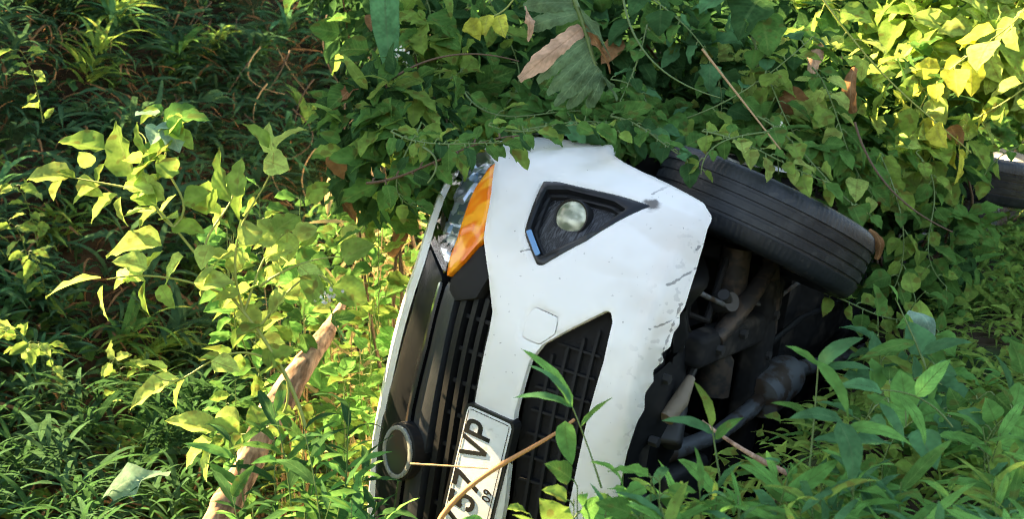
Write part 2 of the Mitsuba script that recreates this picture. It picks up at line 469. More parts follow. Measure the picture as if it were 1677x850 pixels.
# badge: a deep round mount, a dark face and a chrome ring
def oval(cs, cz, a, b, n=64):
    t = np.linspace(0, 2 * np.pi, n, endpoint=False)
    return Polygon(np.stack([cs + a * np.cos(t), cz + b * np.sin(t)], 1))
bd = cp('badge', panel(oval(0.03, .818, .078, .058), .022, .06, .004, .01), 'black_plastic')
cp('badge_face', panel(oval(0.03, .818, .066, .047), .0245, .006, .002, .008), 'badge_mirror', bd)
cp('badge_ring', panel(oval(0.03, .818, .071, .052).difference(oval(0.03, .818, .060, .042)), .029, .008, .002, .006), 'ring_silver', bd)
# fog lamps
fog_in = rnd([(.81, .632), (.828, .58), (.826, .45), (.812, .412), (.731, .438), (.684, .474), (.620, .540), (.618, .552), (.665, .598), (.68, .607)], .004)
for sg in (1, -1):
    fo, fi = (fog_out, fog_in) if sg > 0 else (flip_s(fog_out), flip_s(fog_in))
    fs = cp('fog_lamp_surround', panel(fo.buffer(-.001).difference(fi), .001, .035, .005, .008), 'black_gloss')
    cp('mesh_insert', panel(fi.buffer(.004), -.030, .01, .001, .012), 'mesh_plastic', fs)
    inner_lip = fi.difference(fi.buffer(-.012))
    cp('inner_bezel', panel(inner_lip, -.016, .02, .003, .008), 'black_plastic', fs)
    c = skin(np.array([[sg * .752, .530]]), -.02)[0]
    nn = skin(np.array([[sg * .752, .530]]), 0.0)[0] - c
    nn = nn / np.linalg.norm(nn) * .45 + np.array([.89, 0, .0]) ; nn /= np.linalg.norm(nn)
    fr = trimesh.geometry.align_vectors([0, 0, 1], nn)
    fr[:3, 3] = c
    ring = trimesh.creation.revolve(np.array([(.037, -.04), (.0465, -.03), (.047, .004), (.045, .008), (.041, .006), (.039, -.004)]), sections=48); ring.apply_transform(fr)
    cp('lamp_bezel', ring, 'black_plastic', fs)
    dome = trimesh.creation.revolve(np.array([(.0405, .003), (.034, .009), (.02, .0135), (.008, .0150), (.0, .0152)]), sections=40); dome.apply_transform(fr)
    cp('lamp_glass', dome, 'lamp_glass', fs)
    if sg > 0:
        cp('reflective_sticker', panel(rnd([(.668, .612), (.676, .601), (.622, .548), (.612, .557)], .002), .0032, .004, .001, .008), 'sticker_blue', fs, label='small blue reflective strip on the lamp surround')
# headlamps
clear = rnd([(.503, .798), (.576, .885), (.665, .900), (.779, .931), (.837, .948), (.885, .952), (.936, .912), (.884, .847), (.851, .848), (.792, .84), (.725, .83), (.661, .816), (.603, .806), (.552, .806)], .003)
orange = rnd([(.884, .845), (.757, .774), (.711, .753), (.621, .724), (.592, .739), (.552, .755), (.502, .792), (.506, .797), (.552, .806), (.603, .806), (.661, .816), (.725, .83), (.792, .84), (.851, .848)], .002)
for sg in (1, -1):
    cl, og = (clear, orange) if sg > 0 else (flip_s(clear), flip_s(orange))
    hl = cp('headlight', panel(cl.union(og).buffer(.003), -.05, .01, .002, .02), 'black_matt')
    def lumps(p):
        q = np.floor(p * np.array([26.0, 30.0])) * 0.37
        return 0.022 * (meshkit.noise(np.stack([q[:, 0], q[:, 1], q[:, 0] * 0], -1) * 3, 4) - .5)
    cp('reflector', panel(cl.buffer(-.006), -.028, .02, .002, .008, lumps), 'reflector', hl, smooth=False)
    cp('trim_fin', panel(affinity.rotate(affinity.translate(band(-.004, .004, -.03, .03), sg * .585, .845), -25 * sg), -.008, .03, .001, .01), 'black_plastic', hl)
    cp('lens', panel(cl, -.002, .002, .0, .015), 'clear_lens', hl)
    cp('indicator', panel(og.buffer(-.0015), -.001, .02, .004, .006, lambda p: 0.0016 * np.sin(p[:, 0] * 60) * (np.abs(np.sin(p[:, 1] * 31)) ** 2)), 'amber', hl, label='orange indicator lens with moulded ribs')
# number plate, a flat sheet in a thin frame
def flat(sz, off):
    sz = np.asarray(sz, float)
    o = np.reshape(off, (-1, 1)) if np.ndim(off) else off
    return np.stack([0.727 + (o[:, 0] if np.ndim(off) else off) + 0 * sz[:, 0], sz[:, 0], sz[:, 1]], -1)
tilt = lambda g: affinity.translate(affinity.rotate(g, -5.0, origin=(.22, 0)), 0, .56)
pw = rnd([(-.215, -.066), (.215, -.066), (.215, .066), (-.215, .066)], .010)
pl = cp('number_plate', panel(tilt(pw.buffer(-.001)), 0, .004, .0015, .03, mapping=flat), 'plate_white', smooth=30)
cp('plate_frame', panel(tilt(pw.buffer(.0065).difference(pw.buffer(-.0005))), .001, .035, .002, .02, mapping=flat), 'plate_black', pl)
cp('plate_border', panel(tilt(pw.buffer(-.006).difference(pw.buffer(-.0075))), .0012, .001, .0, .02, mapping=flat), 'plate_black', pl)
def glyphs(text, s0, z0, height, squeeze, pitch):
    for ch in text:
        if ch != ' ':
            m = meshkit.text_mesh(ch, height, 0.0016, bold=True)
            v = m.vertices
            a = math.radians(-5.0)
            y, z = s0 + v[:, 0] * squeeze, z0 + v[:, 1]
            yy, zz = .22 + (y - .22) * math.cos(a) - z * math.sin(a), (y - .22) * math.sin(a) + z * math.cos(a) + .56
            cp('letter', (np.stack([0.7275 + v[:, 2], yy, zz], 1), m.faces), 'plate_black', pl, smooth=False)
        s0 += pitch
glyphs('VP', .088, -.014, .070, .80, .052)
glyphs('57', -.052, -.014, .070, .86, .052)
glyphs('JX', -.165, -.014, .070, .80, .055)
glyphs('09', .000, -.054, .022, .85, .017)
# bonnet and the rest of the body (mostly under the plants)
def loft(rows, closed=False):
    rows = np.array(rows)
    m, n = rows.shape[:2]
    i, j = np.meshgrid(np.arange(m - 1), np.arange(n - 1), indexing='ij')
    a = (i * n + j).ravel()
    return trimesh.Trimesh(rows.reshape(-1, 3), np.vstack([np.stack([a, a + 1, a + n + 1], 1), np.stack([a, a + n + 1, a + n], 1)]), process=False)
ts = np.linspace(-1, 1, 41)
front_s = ts * .88
fe = np.where(np.abs(front_s) < .5, .945 - .045 * np.clip(np.abs(front_s) / .5, 0, 1), .900 + .055 * ss(.5, .88, np.abs(front_s)))
edge0 = skin(np.stack([front_s, fe], 1), .002)
rows = []
for k, w in enumerate(np.linspace(0, 1, 14)):
    cowl = np.stack([0.02 - .06 * (1 - ts ** 2) * 0 + 0 * ts, ts * .74, 1.10 - .06 * ts ** 2], 1)
    r = edge0 * (1 - w) + cowl * w
    r[:, 2] += .055 * math.sin(math.pi * w ** .7) * (1 - .5 * ts ** 2)
    rows.append(r)
lip = edge0 + np.array([-.004, 0, -.018])
cp('bonnet', loft([lip] + rows), 'paint_white')
fs_ = np.unique(np.r_[np.linspace(-3.12, .03, 86)])
prof_z = lambda f: np.interp(f, [-3.15, -3.10, -2.95, -2.4, -1.4, -.95, -.45, .03], [1.25, 1.45, 1.58, 1.66, 1.69, 1.64, 1.40, 1.10])
def zlow(f):
    z = .24
    for c in (0.0, -2.455):
        if abs(f - c) < .375:
            z = max(z, .30 + math.sqrt(.375 ** 2 - (f - c) ** 2))
    return z
rows = []
for f in fs_:
    zt, z0 = float(prof_z(f)), zlow(f)
    tail = float(np.interp(f, [-3.12, -2.98, -2.7], [.93, .98, 1.0]))
    sec = [(.80, z0), (.825, max(z0 + .01, .5)), (.83, max(z0 + .02, .74)), (.81, .95), (.78, 1.05), (.70 if zt > 1.3 else .76, min(zt - .14, 1.45)), (.60, zt - .05), (.35, zt - .008), (0, zt)]
    sec = [(l * tail, z) for l, z in sec]
    full = [(f, l, z) for l, z in sec] + [(f, -l, z) for l, z in sec[-2::-1]]
    rows.append(full)
cp('body_shell', loft(rows), 'paint_white')
back = np.array(rows[0])
cp('tailgate', trimesh.Trimesh(np.vstack([back, [[-3.16, 0, .8]]]), [[i, (i + 1) % len(back), len(back)] for i in range(len(back))], process=False), 'paint_white')
scr = [[(.0 - .5 * w, l * (.70 - .10 * w), 1.125 + .30 * w - .05 * l * l) for l in np.linspace(-1, 1, 15)] for w in np.linspace(0, 1, 6)]
cp('windscreen', loft(scr), 'window_glass')
for a, b in ((-.55, -1.45), (-1.52, -2.35), (-2.42, -2.90)):
    cp('side_window', loft([[(a + (b - a) * w, .812 - .10 * h ** 1.3, 1.0 + .46 * h) for h in np.linspace(0, 1, 6)] for w in np.linspace(0, 1, 6)]), 'window_glass')
# wheels
def tyre_mesh(r=.312, w=.192, seg=384):
    hw = w / 2
    prof = [(.205, -.066), (.212, -.078), (.24, -.092), (.268, -.095), (.288, -.092), (.300, -.084), (r - .007, -.074), (r - .003, -.062)]
    g = .0065
    for c in (-.043, -.015, .015, .043):
        prof += [(r - .0012 + .0012 * math.cos(c * 20), c - .0050), (r - g, c - .0035), (r - g, c + .0035), (r - .0012, c + .0050)]
    prof += [(r - .003, .062), (r - .007, .074), (.300, .084), (.288, .092), (.268, .095), (.24, .092), (.212, .078), (.205, .066)]
    prof = np.array(prof)
    a = np.arange(seg) * 2 * np.pi / seg
    rr = np.repeat(prof[None, :, 0], seg, 0)
    y = np.repeat(prof[None, :, 1], seg, 0)
    cut = (np.arange(seg) % 3 == 0)
    shoulder = (np.abs(prof[:, 1]) > .055) & (prof[:, 0] > .296)
    rr = rr - np.outer(cut, shoulder) * .0018
    blocks = ((np.arange(seg)) % 6 == 0)
    mid = (np.abs(prof[:, 1]) < .052) & (prof[:, 0] > r - .004)
    rr = rr - np.outer(blocks, mid) * .0008
    v = np.stack([rr * np.cos(a)[:, None], y, rr * np.sin(a)[:, None]], -1)
    n = len(prof)
    i, j = np.meshgrid(np.arange(seg), np.arange(n - 1), indexing='ij')
    q = (i * n + j).ravel(), (i * n + j + 1).ravel(), (((i + 1) % seg) * n + j + 1).ravel(), (((i + 1) % seg) * n + j).ravel()
    return trimesh.Trimesh(v.reshape(-1, 3), np.vstack([np.stack([q[0], q[1], q[2]], 1), np.stack([q[0], q[2], q[3]], 1)]), process=False)


def spin(profile, seg=48):
    m = trimesh.creation.revolve(np.array(profile), sections=seg)
    m.apply_transform(trimesh.transformations.rotation_matrix(-np.pi / 2, [1, 0, 0]))
    return m


rim = spin([(.207, -.078), (.198, -.07), (.180, -.055), (.178, .02), (.19, .06), (.207, .078)])
face = [spin([(.0, .045), (.05, .05), (.06, .03), (.182, .028), (.186, .02)])]
for k in range(8):
    b = trimesh.creation.box([.030, .012, .10]); b.apply_translation([0, .036, .12]); b.apply_transform(trimesh.transformations.rotation_matrix(k * np.pi / 4, [0, 1, 0])); face.append(b)
disc = spin([(.0, .0), (.125, .0), (.125, -.02), (.06, -.022), (.055, -.055), (.0, -.055)])
for name, f0, steer, camber in (('front_wheel', -0.098, 17.5, 10), ('rear_wheel', -2.44, 0, 4)):
    m = T(CAR.tolist()) @ T().translate([f0, .725 if steer == 0 else .684, .27 if steer == 0 else .284]).rotate([0, 0, 1], steer).rotate([1, 0, 0], -camber)
    wh = numbered(car + '__' + name)
    scene[wh] = mikit.ply(trimesh.util.concatenate(face), 'steel_rim', smooth=30, to_world=m)
    part(wh, 'tyre', mikit.ply(tyre_mesh(), 'rubber', smooth=28, to_world=m))
    part(wh, 'rim', mikit.ply(rim, 'steel_rim', smooth=30, to_world=m))
    part(wh, 'brake_disc', mikit.ply(disc, 'rusty_steel', smooth=30, to_world=m))
# underside
def rod(pts, r, sides=12, caps=True):
    p = np.array(pts, float)
    t = np.gradient(p, axis=0); t /= np.linalg.norm(t, axis=1, keepdims=True)
    ref = np.array([0, 0, 1.0]) if abs(t[0][2]) < .9 else np.array([1.0, 0, 0])
    a = np.cross(t, ref); a /= np.linalg.norm(a, axis=1, keepdims=True)
    b = np.cross(t, a)
    ang = np.arange(sides) * 2 * np.pi / sides
    rad = np.broadcast_to(r, (len(p),))
    v = (p[:, None] + rad[:, None, None] * (np.cos(ang)[None, :, None] * a[:, None] + np.sin(ang)[None, :, None] * b[:, None])).reshape(-1, 3)
    i, j = np.meshgrid(np.arange(len(p) - 1), np.arange(sides), indexing='ij')
    q = np.stack([i * sides + j, i * sides + (j + 1) % sides, (i + 1) * sides + (j + 1) % sides, (i + 1) * sides + j], -1).reshape(-1, 4)
    f = np.vstack([q[:, [0, 2, 1]], q[:, [0, 3, 2]]])
    if caps:
        v = np.vstack([v, p[:1], p[-1:]])
        k = np.arange(sides)
        n0 = len(p) * sides
        f = np.vstack([f, np.stack([k, (k + 1) % sides, k * 0 + n0], 1), np.stack([(k + 1) % sides + n0 - sides, k + n0 - sides, k * 0 + n0 + 1], 1)])
    return trimesh.Trimesh(v, f, process=False)


def rbox(size, centre, r=.012, rot=None):
    import manifold3d as m3
    s = np.array(size) / 2 - r
    sp = m3.Manifold.sphere(r, 12)
    mm = m3.Manifold.batch_hull([sp.translate([sx * s[0], sy * s[1], sz * s[2]]) for sx in (-1, 1) for sy in (-1, 1) for sz in (-1, 1)])
    me = mm.to_mesh()
    t = trimesh.Trimesh(me.vert_properties[:, :3], me.tri_verts, process=False)
    if rot is not None:
        t.apply_transform(trimesh.transformations.euler_matrix(*rot))
    t.apply_translation(centre)
    return t


un = numbered(car + '__underside')
pf, pl_ = np.meshgrid(np.linspace(-3.0, -.38, 80), np.linspace(-.74, .74, 50), indexing='ij')
pz = .27 + .06 * np.exp(-(pl_ / .13) ** 2) + .018 * np.sign(np.sin(pf * 9)) * (np.abs(pl_) > .2) * (np.abs(pl_) < .55) - .03 * (np.abs(pl_) > .66) + .03 * meshkit.fbm(np.stack([pf * 2, pl_ * 2, pf * 0], -1), 3, 1)
scene[un] = mikit.ply(loft(np.stack([pf, pl_, pz], -1)), 'underside', smooth=35, to_world=CAR_T)
cp('engine', trimesh.util.concatenate([rbox([.5, .52, .42], [.12, -.02, .62], .04), rbox([.34, .3, .16], [.08, -.1, .36], .03), rbox([.30, .34, .30], [.10, .30, .52], .06)]), 'underside', un)
cp('sump', rbox([.26, .34, .10], [.16, -.12, .295], .025), 'cast_alloy', un)
cp('subframe', trimesh.util.concatenate([rbox([.11, 1.05, .07], [-.20, 0, .26], .02), rbox([.5, .09, .07], [.03, .38, .265], .02), rbox([.5, .09, .07], [.03, -.38, .265], .02), rbox([.08, 1.0, .08], [.50, 0, .285], .02)]), 'underside', un)
cp('control_arm', rod([(.17, .40, .245), (.08, .45, .238), (-.03, .51, .235), (-.12, .56, .24), (-.15, .60, .25)], [.022, .026, .024, .020, .024]), 'rusty_steel', un)
cp('control_arm', rod([(-.24, .36, .25), (-.20, .47, .242), (-.15, .58, .25)], [.026, .022, .024]), 'rusty_steel', un)
cp('tie_rod', rod([(.37, .56, .25), (.25, .522, .25), (.10, .478, .25)], [.007, .007, .007]), 'pipe_steel', un)
cp('ball_joint', trimesh.util.concatenate([rod([(.13, .50, .235), (.11, .485, .275)], [.026, .030]), rod([(.16, .52, .25), (.08, .47, .25)], [.016, .016])]), 'cast_alloy', un)
cp('drive_shaft', rod([(-.02, .20, .30), (-.02, .30, .30), (-.01, .34, .30), (-.01, .42, .30), (0, .50, .295), (0, .62, .295)], [.05, .045, .018, .018, .045, .04]), 'rusty_steel', un)
cp('strut', rod([(-.02, .60, .34), (-.03, .57, .62), (-.04, .55, .80)], [.028, .03, .055]), 'underside', un)
cp('exhaust_pipe', rod([(.30, .08, .30), (.05, .115, .235), (-.12, .155, .215), (-.18, .175, .215)], [.024] * 4), 'pipe_steel', un)
cp('silencer', rod([(-.165, .178, .215), (-.168, .179, .215), (-.18, .181, .215), (-.34, .209, .215), (-.38, .214, .215), (-.40, .216, .215)], [.030, .060, .066, .066, .058, .03], 28), 'pipe_steel', un)
cp('exhaust_pipe', rod([(-.42, .218, .215), (-.62, .19, .222), (-.9, .15, .225), (-1.6, .12, .23), (-2.4, .2, .24), (-3.0, .42, .25)], [.026] * 6), 'pipe_steel', un)
cp('heat_shield', loft([[(f, .02 + .30 * math.cos(a) * .55, .30 - .0 + .05 * math.sin(a)) for a in np.linspace(0, math.pi, 9)] for f in np.linspace(-.9, -.2, 6)]), 'cast_alloy', un)
cp('brake_line', rod([(.02, .48, .28), (-.2, .44, .25), (-.5, .50, .245), (-1.2, .52, .24), (-2.2, .50, .24)], [.006] * 5, 6), 'pipe_steel', un)
cp('fuel_pipe', rod([(-.2, .30, .25), (-.5, .36, .245), (-1.2, .37, .24), (-2.0, .38, .24)], [.009] * 4, 6), 'black_plastic', un)
cp('splash_guard', loft([[(.50 - .13 * u - .02 * math.sin(w * 5), .40 + .13 * w, .215 + .05 * u + .018 * math.sin(u * 4 + w * 3)) for w in np.linspace(0, 1, 7)] for u in np.linspace(0, 1, 7)]), 'black_plastic', un)
cp('undertray', loft([[(.62 - .36 * u, -.35 + .74 * w, .225 + .045 * u + .012 * math.sin(w * 11 + u * 3)) for w in np.linspace(0, 1, 14)] for u in np.linspace(0, 1, 8)]), 'black_plastic', un)
cp('bracket', rod([(.46, .25, .222), (.41, .29, .215), (.35, .335, .222)], [.020, .022, .012]), 'leaf_straw_solid', un, label='broken beige plastic bracket hanging from the underside')
cp('engine_mount', rbox([.10, .12, .08], [.34, .20, .262], .015, (.2, .3, .5)), 'cast_alloy', un)
a_ = np.linspace(-.15, math.pi + .02, 24)
cp('arch_liner', loft([[(.385 * math.cos(t), l, .30 + .385 * math.sin(t)) for t in a_] for l in np.linspace(.40, .735, 6)]), 'black_matt', un)
cp('arch_liner', loft([[(-2.455 + .385 * math.cos(t), l, .30 + .385 * math.sin(t)) for t in a_] for l in np.linspace(.40, .80, 6)]), 'black_matt', un)
a2 = np.linspace(math.radians(52), math.radians(160), 14)
for c0 in (0.0, -2.455):
    cp('arch_liner', loft([[(c0 + .379 * math.cos(t), l, .30 + .379 * math.sin(t)) for t in a2] for l in (.70, .76, .822)]), 'black_matt', un)
cp('sill', loft([[(f, .70 + .115 * w, .232 + .012 * w) for w in (0, .5, 1)] for f in np.linspace(-2.08, -.38, 12)]), 'underside', un)
cp('inner_panel', loft([[(f, .41, z) for z in np.linspace(.33, .95, 4)] for f in np.linspace(-.4, .6, 8)]), 'black_matt', un)
cp('firewall', loft([[(-.40, l, z) for z in np.linspace(.26, 1.05, 4)] for l in np.linspace(-.78, .78, 8)]), 'black_matt', un)

cp('sway_bar', rod([(.33, .62, .36), (.30, .52, .30), (.26, .30, .285), (.26, -.3, .285), (.30, -.52, .30)], [.011] * 5), 'pipe_steel', un)
cp('drop_link', rod([(.31, .58, .33), (.10, .60, .40), (.02, .60, .46)], [.007] * 3), 'rusty_steel', un)
for k in range(5):
    a0 = np.array([.44 - .05 * k, .10 + .09 * k, .33]) + .02 * np.array([math.sin(k * 2.1), math.cos(k * 1.3), 0])
    cp('hose', rod([a0, a0 + np.array([-.10, .05 - .02 * k, -.045]), a0 + np.array([-.24, .02 + .03 * k, -.02]), a0 + np.array([-.40, .06, .02])], [.008 + .002 * (k % 3)] * 4, 8), ('black_plastic', 'underside', 'cast_alloy')[k % 3], un)
for k, (f, l) in enumerate(((-.20, .42), (-.20, .30), (-.20, .14), (.03, .40), (.18, .38), (.50, .36), (.50, .20), (-.20, -.05), (.50, .05))):
    b = trimesh.creation.cylinder(.013, .024, sections=6); b.apply_translation([f, l, .226])
    cp('bolt', b, 'cast_alloy', un, smooth=False)
cp('arch_liner_flap', loft([[(.39 + .05 * u * math.sin(w * 6), .46 + .26 * w, .225 + .07 * u + .02 * math.sin(w * 9)) for w in np.linspace(0, 1, 14)] for u in np.linspace(0, 1, 6)]), 'black_plastic', un, label='torn edge of the black wheel arch liner')
# ------------------------------------------------------------------ plants: leaf shapes
def unit(v):
    v = np.asarray(v, float)
    return v / (np.linalg.norm(v, axis=-1, keepdims=True) + 1e-12)


def leaf_geo(kind, nl, nw, r):
    """One leaf: unit length along x, width along y, face up along z. Returns vertices, triangles, uv."""
    t = np.linspace(0, 1, nl + 1)
    w = np.linspace(-1, 1, nw + 1)
    def pointed(a, b):
        h_ = t ** a * (1 - t) ** b
        m_ = a / (a + b)
        return h_ / (m_ ** a * (1 - m_) ** b)

    if kind == 'ovate':
        half = 0.35 * pointed(.48, .92)
        droop, fold, wave = 0.22, 0.12, 0.03
    elif kind == 'heart':
        half = 0.42 * pointed(.30, .80)
        droop, fold, wave = 0.32, 0.16, 0.045
    elif kind == 'lance':
        half = 0.125 * pointed(.55, .95)
        droop, fold, wave = 0.46, 0.07, 0.012
    elif kind == 'toothed':
        half = 0.27 * pointed(.55, .85)
        droop, fold, wave = 0.38, 0.16, 0.05
    else:  # blade
        half = 0.050 * pointed(.22, .62)
        droop, fold, wave = 0.80, 0.02, 0.004
    half[-1] = 0.0
    half[0] = max(half[0] * 0.3, 0.006)
    droop *= r.uniform(0.5, 1.5)
    fold *= r.uniform(0.4, 1.8)
    side = r.uniform(-.10, .10)
    tt, ww = np.meshgrid(t, w, indexing='ij')
    hh = half[:, None] * (1 + 0.10 * r.standard_normal((nl + 1, 1)) * (tt > 0.05) * (kind in ('toothed', 'heart', 'ovate')))
    # curl along the length: integrate a turning angle
    ang = -droop * 1.8 * t ** 1.3 + droop * 0.35
    xs_ = np.r_[0, np.cumsum(np.cos((ang[1:] + ang[:-1]) / 2) / nl)]
    zs_ = np.r_[0, np.cumsum(np.sin((ang[1:] + ang[:-1]) / 2) / nl)]
    x = xs_[:, None] + 0 * ww
    y = hh * ww + side * tt ** 2
    z = zs_[:, None] + fold * np.abs(ww) * half[:, None] * 2 + wave * np.sin(tt * 17 + ww * 2 + r.uniform(0, 6)) * np.abs(ww)
    v = np.stack([x, y, z], -1).reshape(-1, 3)
    i, j = np.meshgrid(np.arange(nl), np.arange(nw), indexing='ij')
    a = (i * (nw + 1) + j).ravel()
    f = np.vstack([np.stack([a, a + nw + 1, a + nw + 2], 1), np.stack([a, a + nw + 2, a + 1], 1)])
    return v, f, np.stack([tt, ww * .5 + .5], -1).reshape(-1, 2)


lr = np.random.default_rng(5)
FINE = {k: [leaf_geo(k, nl, nw, lr) for _ in range(6)] for k, nl, nw in (('ovate', 8, 4), ('heart', 8, 4), ('lance', 8, 2), ('toothed', 8, 4), ('blade', 7, 2))}
COARSE = {k: [leaf_geo(k, nl, 2, lr) for _ in range(6)] for k, nl in (('ovate', 4), ('heart', 4), ('lance', 4), ('toothed', 4), ('blade', 4))}
FINE_PLY = {k: [mikit.ply((v, f), None, smooth=True, uv=uv) for v, f, uv in g] for k, g in FINE.items()}


def leaf_frame(p, d, n, length, width=1.0):
    d = unit(d)
    y = unit(np.cross(n, d))
    n = np.cross(d, y)
    m = np.eye(4)
    m[:3, 0], m[:3, 1], m[:3, 2], m[:3, 3] = d * length, y * length * width, n * length, p
    return m


def leaf_part(parent, kind, p, d, n, length, bsdf, width=1.0, name='leaf', label=None):
    shape = FINE_PLY[kind][rng.integers(6)]
    return part(parent, name, {**shape, 'bsdf': {'type': 'ref', 'id': bsdf}, 'to_world': T(leaf_frame(p, d, n, length, width).tolist())}, label)


def merged(kind, frames, coarse=True):
    """Many leaves as one mesh: vertices, triangles, uv."""
    src = (COARSE if coarse else FINE)[kind]
    vs, fs, us, at_ = [], [], [], 0
    frames = np.asarray(frames)
    pick = rng.integers(0, 6, len(frames))
    for k in range(6):
        m = frames[pick == k]
        if not len(m):
            continue
        v, f, uv = src[k]
        w = np.einsum('kij,nj->kni', m[:, :3, :3], v) + m[:, None, :3, 3]
        vs.append(w.reshape(-1, 3))
        fs.append((f[None] + (np.arange(len(m)) * len(v))[:, None, None] + at_).reshape(-1, 3))
        us.append(np.tile(uv, (len(m), 1)))
        at_ += len(v) * len(m)
    return (np.vstack(vs), np.vstack(fs)), np.vstack(us)


def merged_ply(kind, frames, bsdf, coarse=True):
    m, uv = merged(kind, frames, coarse)
    return mikit.ply(m, bsdf, smooth=True, uv=uv)


def spline(pts, n):
    pts = np.asarray(pts, float)
    if len(pts) < 3:
        return pts[0] + (pts[-1] - pts[0]) * np.linspace(0, 1, n)[:, None]
    from scipy.interpolate import CubicSpline
    s = np.r_[0, np.cumsum(np.linalg.norm(np.diff(pts, axis=0), axis=1))]
    return CubicSpline(s, pts)(np.linspace(0, s[-1], n))


def stem(parent, pts, r0, r1, bsdf, name='stem', n=18, wobble=0.0):
    p = spline(pts, n)
    if wobble:
        p = p + wobble * rng.standard_normal(p.shape) * np.sin(np.linspace(0, np.pi, n))[:, None]
    part(parent, name, mikit.ply(rod(p, np.linspace(r0, r1, n), 6), bsdf, smooth=True))
    return p


VIEW = np.array([0, -1, 0.35])
UP = np.array([0, 0, 1.0])


def rand3(s=1.0):
    return rng.standard_normal(3) * s


def vine(label, pts, n, size, kind, mats, group=None, category='vine', stem_mat='stem_green', rad=0.003, spread=0.75, name='creeping_vine', width=1.0, droop=0.5, face=(0, -.5, .8)):
    """A trailing stem with its leaves, each leaf a part of its own on a short stalk."""
    t = thing(name, label, category, group)
    p = stem(t, pts, rad, rad * .5, stem_mat, n=26)
    tang = unit(np.gradient(p, axis=0))
    stalks = []
    for k in range(n):
        i = min(int((k + .5 + rng.uniform(-.3, .3)) / n * len(p)), len(p) - 1)
        side = unit(np.cross(tang[i], unit(np.array(face) + rand3(.2)))) * (1 if k % 2 else -1)
        d = unit(side * spread + tang[i] * .45 - UP * droop * rng.uniform(.2, 1.2) + rand3(.22))
        sz = size * rng.uniform(.65, 1.25)
        q = p[i] + d * sz * .28 + UP * sz * .08
        stalks.append((p[i], q))
        leaf_part(t, kind, q, d, unit(np.array(face) + rand3(.38)), sz, mats[rng.integers(len(mats))], width * rng.uniform(.85, 1.15))
    part(t, 'leaf_stalks', mikit.ply(trimesh.util.concatenate([rod([a, (a + b) / 2 + UP * .004, b], [rad * .6] * 3, 5, False) for a, b in stalks]), stem_mat, smooth=True), kind='stuff')
    return t


def sprays(label, base, n, length, kind, mats, height, lean, group=None, category='grass', name='broad_grass', width=1.0, rad=0.0022, stem_mat='stem_green', arch=.5, tips=None, parts=True):
    """An upright stem (or several) with long leaves leaving it in turn: bamboo-like grass."""
    t = thing(name, label, category, group)
    base = np.asarray(base, float)
    top = base + np.array(lean) * height * .8 + UP * height
    p = stem(t, [base, base + (top - base) * .5 + np.array(lean) * -.12 * height, top], rad, rad * .5, stem_mat, n=14)
    a0 = rng.uniform(0, 6.28)
    frames = []
    for k in range(n):
        i = int(np.clip((.25 + .75 * (k + .6) / n) * 13, 0, 13))
        az = a0 + k * 2.6 + rng.uniform(-.5, .5)
        d = unit(np.array([math.cos(az), math.sin(az) * .8, arch * rng.uniform(.3, 1.5) + (.5 if k == n - 1 else 0)]))
        nrm = unit(UP * .9 + np.array([0, -.35, 0]) + rand3(.25))
        sz = length * rng.uniform(.7, 1.2)
        leaf_part(t, kind, p[i], d, nrm, sz, mats[rng.integers(len(mats))], width * rng.uniform(.8, 1.2))
    return t


# ------------------------------------------------------------------ ground cover on the bank and the verge
def ground_normal(x, y):
    e = .05
    return unit(np.stack([ground_z(x - e, y) - ground_z(x + e, y), ground_z(x, y - e) - ground_z(x, y + e), 2 * e + 0 * x], -1))


def scatter(n, test, box):
    x0, x1, y0, y1 = box
    x, y = rng.uniform(x0, x1, n), rng.uniform(y0, y1, n)
    k = test(x, y)
    x, y = x[k], y[k]
    return np.stack([x, y, ground_z(x, y)], -1), ground_normal(x, y)


def in_view(x, y, m=.35):
    return (np.abs(x) < .40 * y + m) & (y > 1.2)


def cover(name, label, category, kind, bsdf, pts, nrm, length, lift, flat=.5, down=0.0, width=1.0):
    fr = []
    for p, g in zip(pts, nrm):
        az = rng.uniform(0, 6.28)
        d = unit(np.array([math.cos(az), math.sin(az), 0]) + g * rng.uniform(-.1, .9) - UP * down)
        fr.append(leaf_frame(p + g * rng.uniform(0, lift), d, unit(g * flat + UP * .5 + rand3(.35)), length * rng.uniform(.6, 1.3), width))
    one(name, merged_ply(kind, fr, bsdf), label, category, kind='stuff')


bank = lambda x, y: (gully(x, y) < -1.2) & in_view(x, y, .9) & (gully(x, y) > -5.4)
pts, nrm = scatter(150000, bank, (-4.2, 3, 2.5, 10))
h = len(pts) // 4
thick = ss(.42, .6, meshkit.fbm(pts * 1.6, 3, 21) + .12 * ss(-1.6, -.4, pts[:, 0]))  # brown thicket in patches, mostly on the right part of the bank
a_, b_, c_ = pts[:h], pts[h:3 * h], pts[3 * h:]
g0, g1, g2 = rng.random(h) > .75 * thick[:h], rng.random(2 * h) > .7 * thick[h:3 * h], rng.random(len(c_)) < .22 + .6 * thick[3 * h:]
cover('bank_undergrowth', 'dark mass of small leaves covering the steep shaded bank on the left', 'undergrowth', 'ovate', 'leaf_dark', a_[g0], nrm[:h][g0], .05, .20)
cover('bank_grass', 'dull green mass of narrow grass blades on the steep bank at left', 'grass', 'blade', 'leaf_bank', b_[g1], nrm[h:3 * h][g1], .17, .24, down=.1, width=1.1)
cover('dead_stalk_litter', 'brown dead stalks and leaves tangled in the plants of the bank', 'leaf litter', 'blade', 'leaf_dry', c_[g2], nrm[3 * h:][g2], .17, .22, down=.5, width=.6)
pts, nrm = scatter(20000, lambda x, y: bank(x, y) & (gully(x, y) > -2.6), (-4, 1, 2.5, 8))
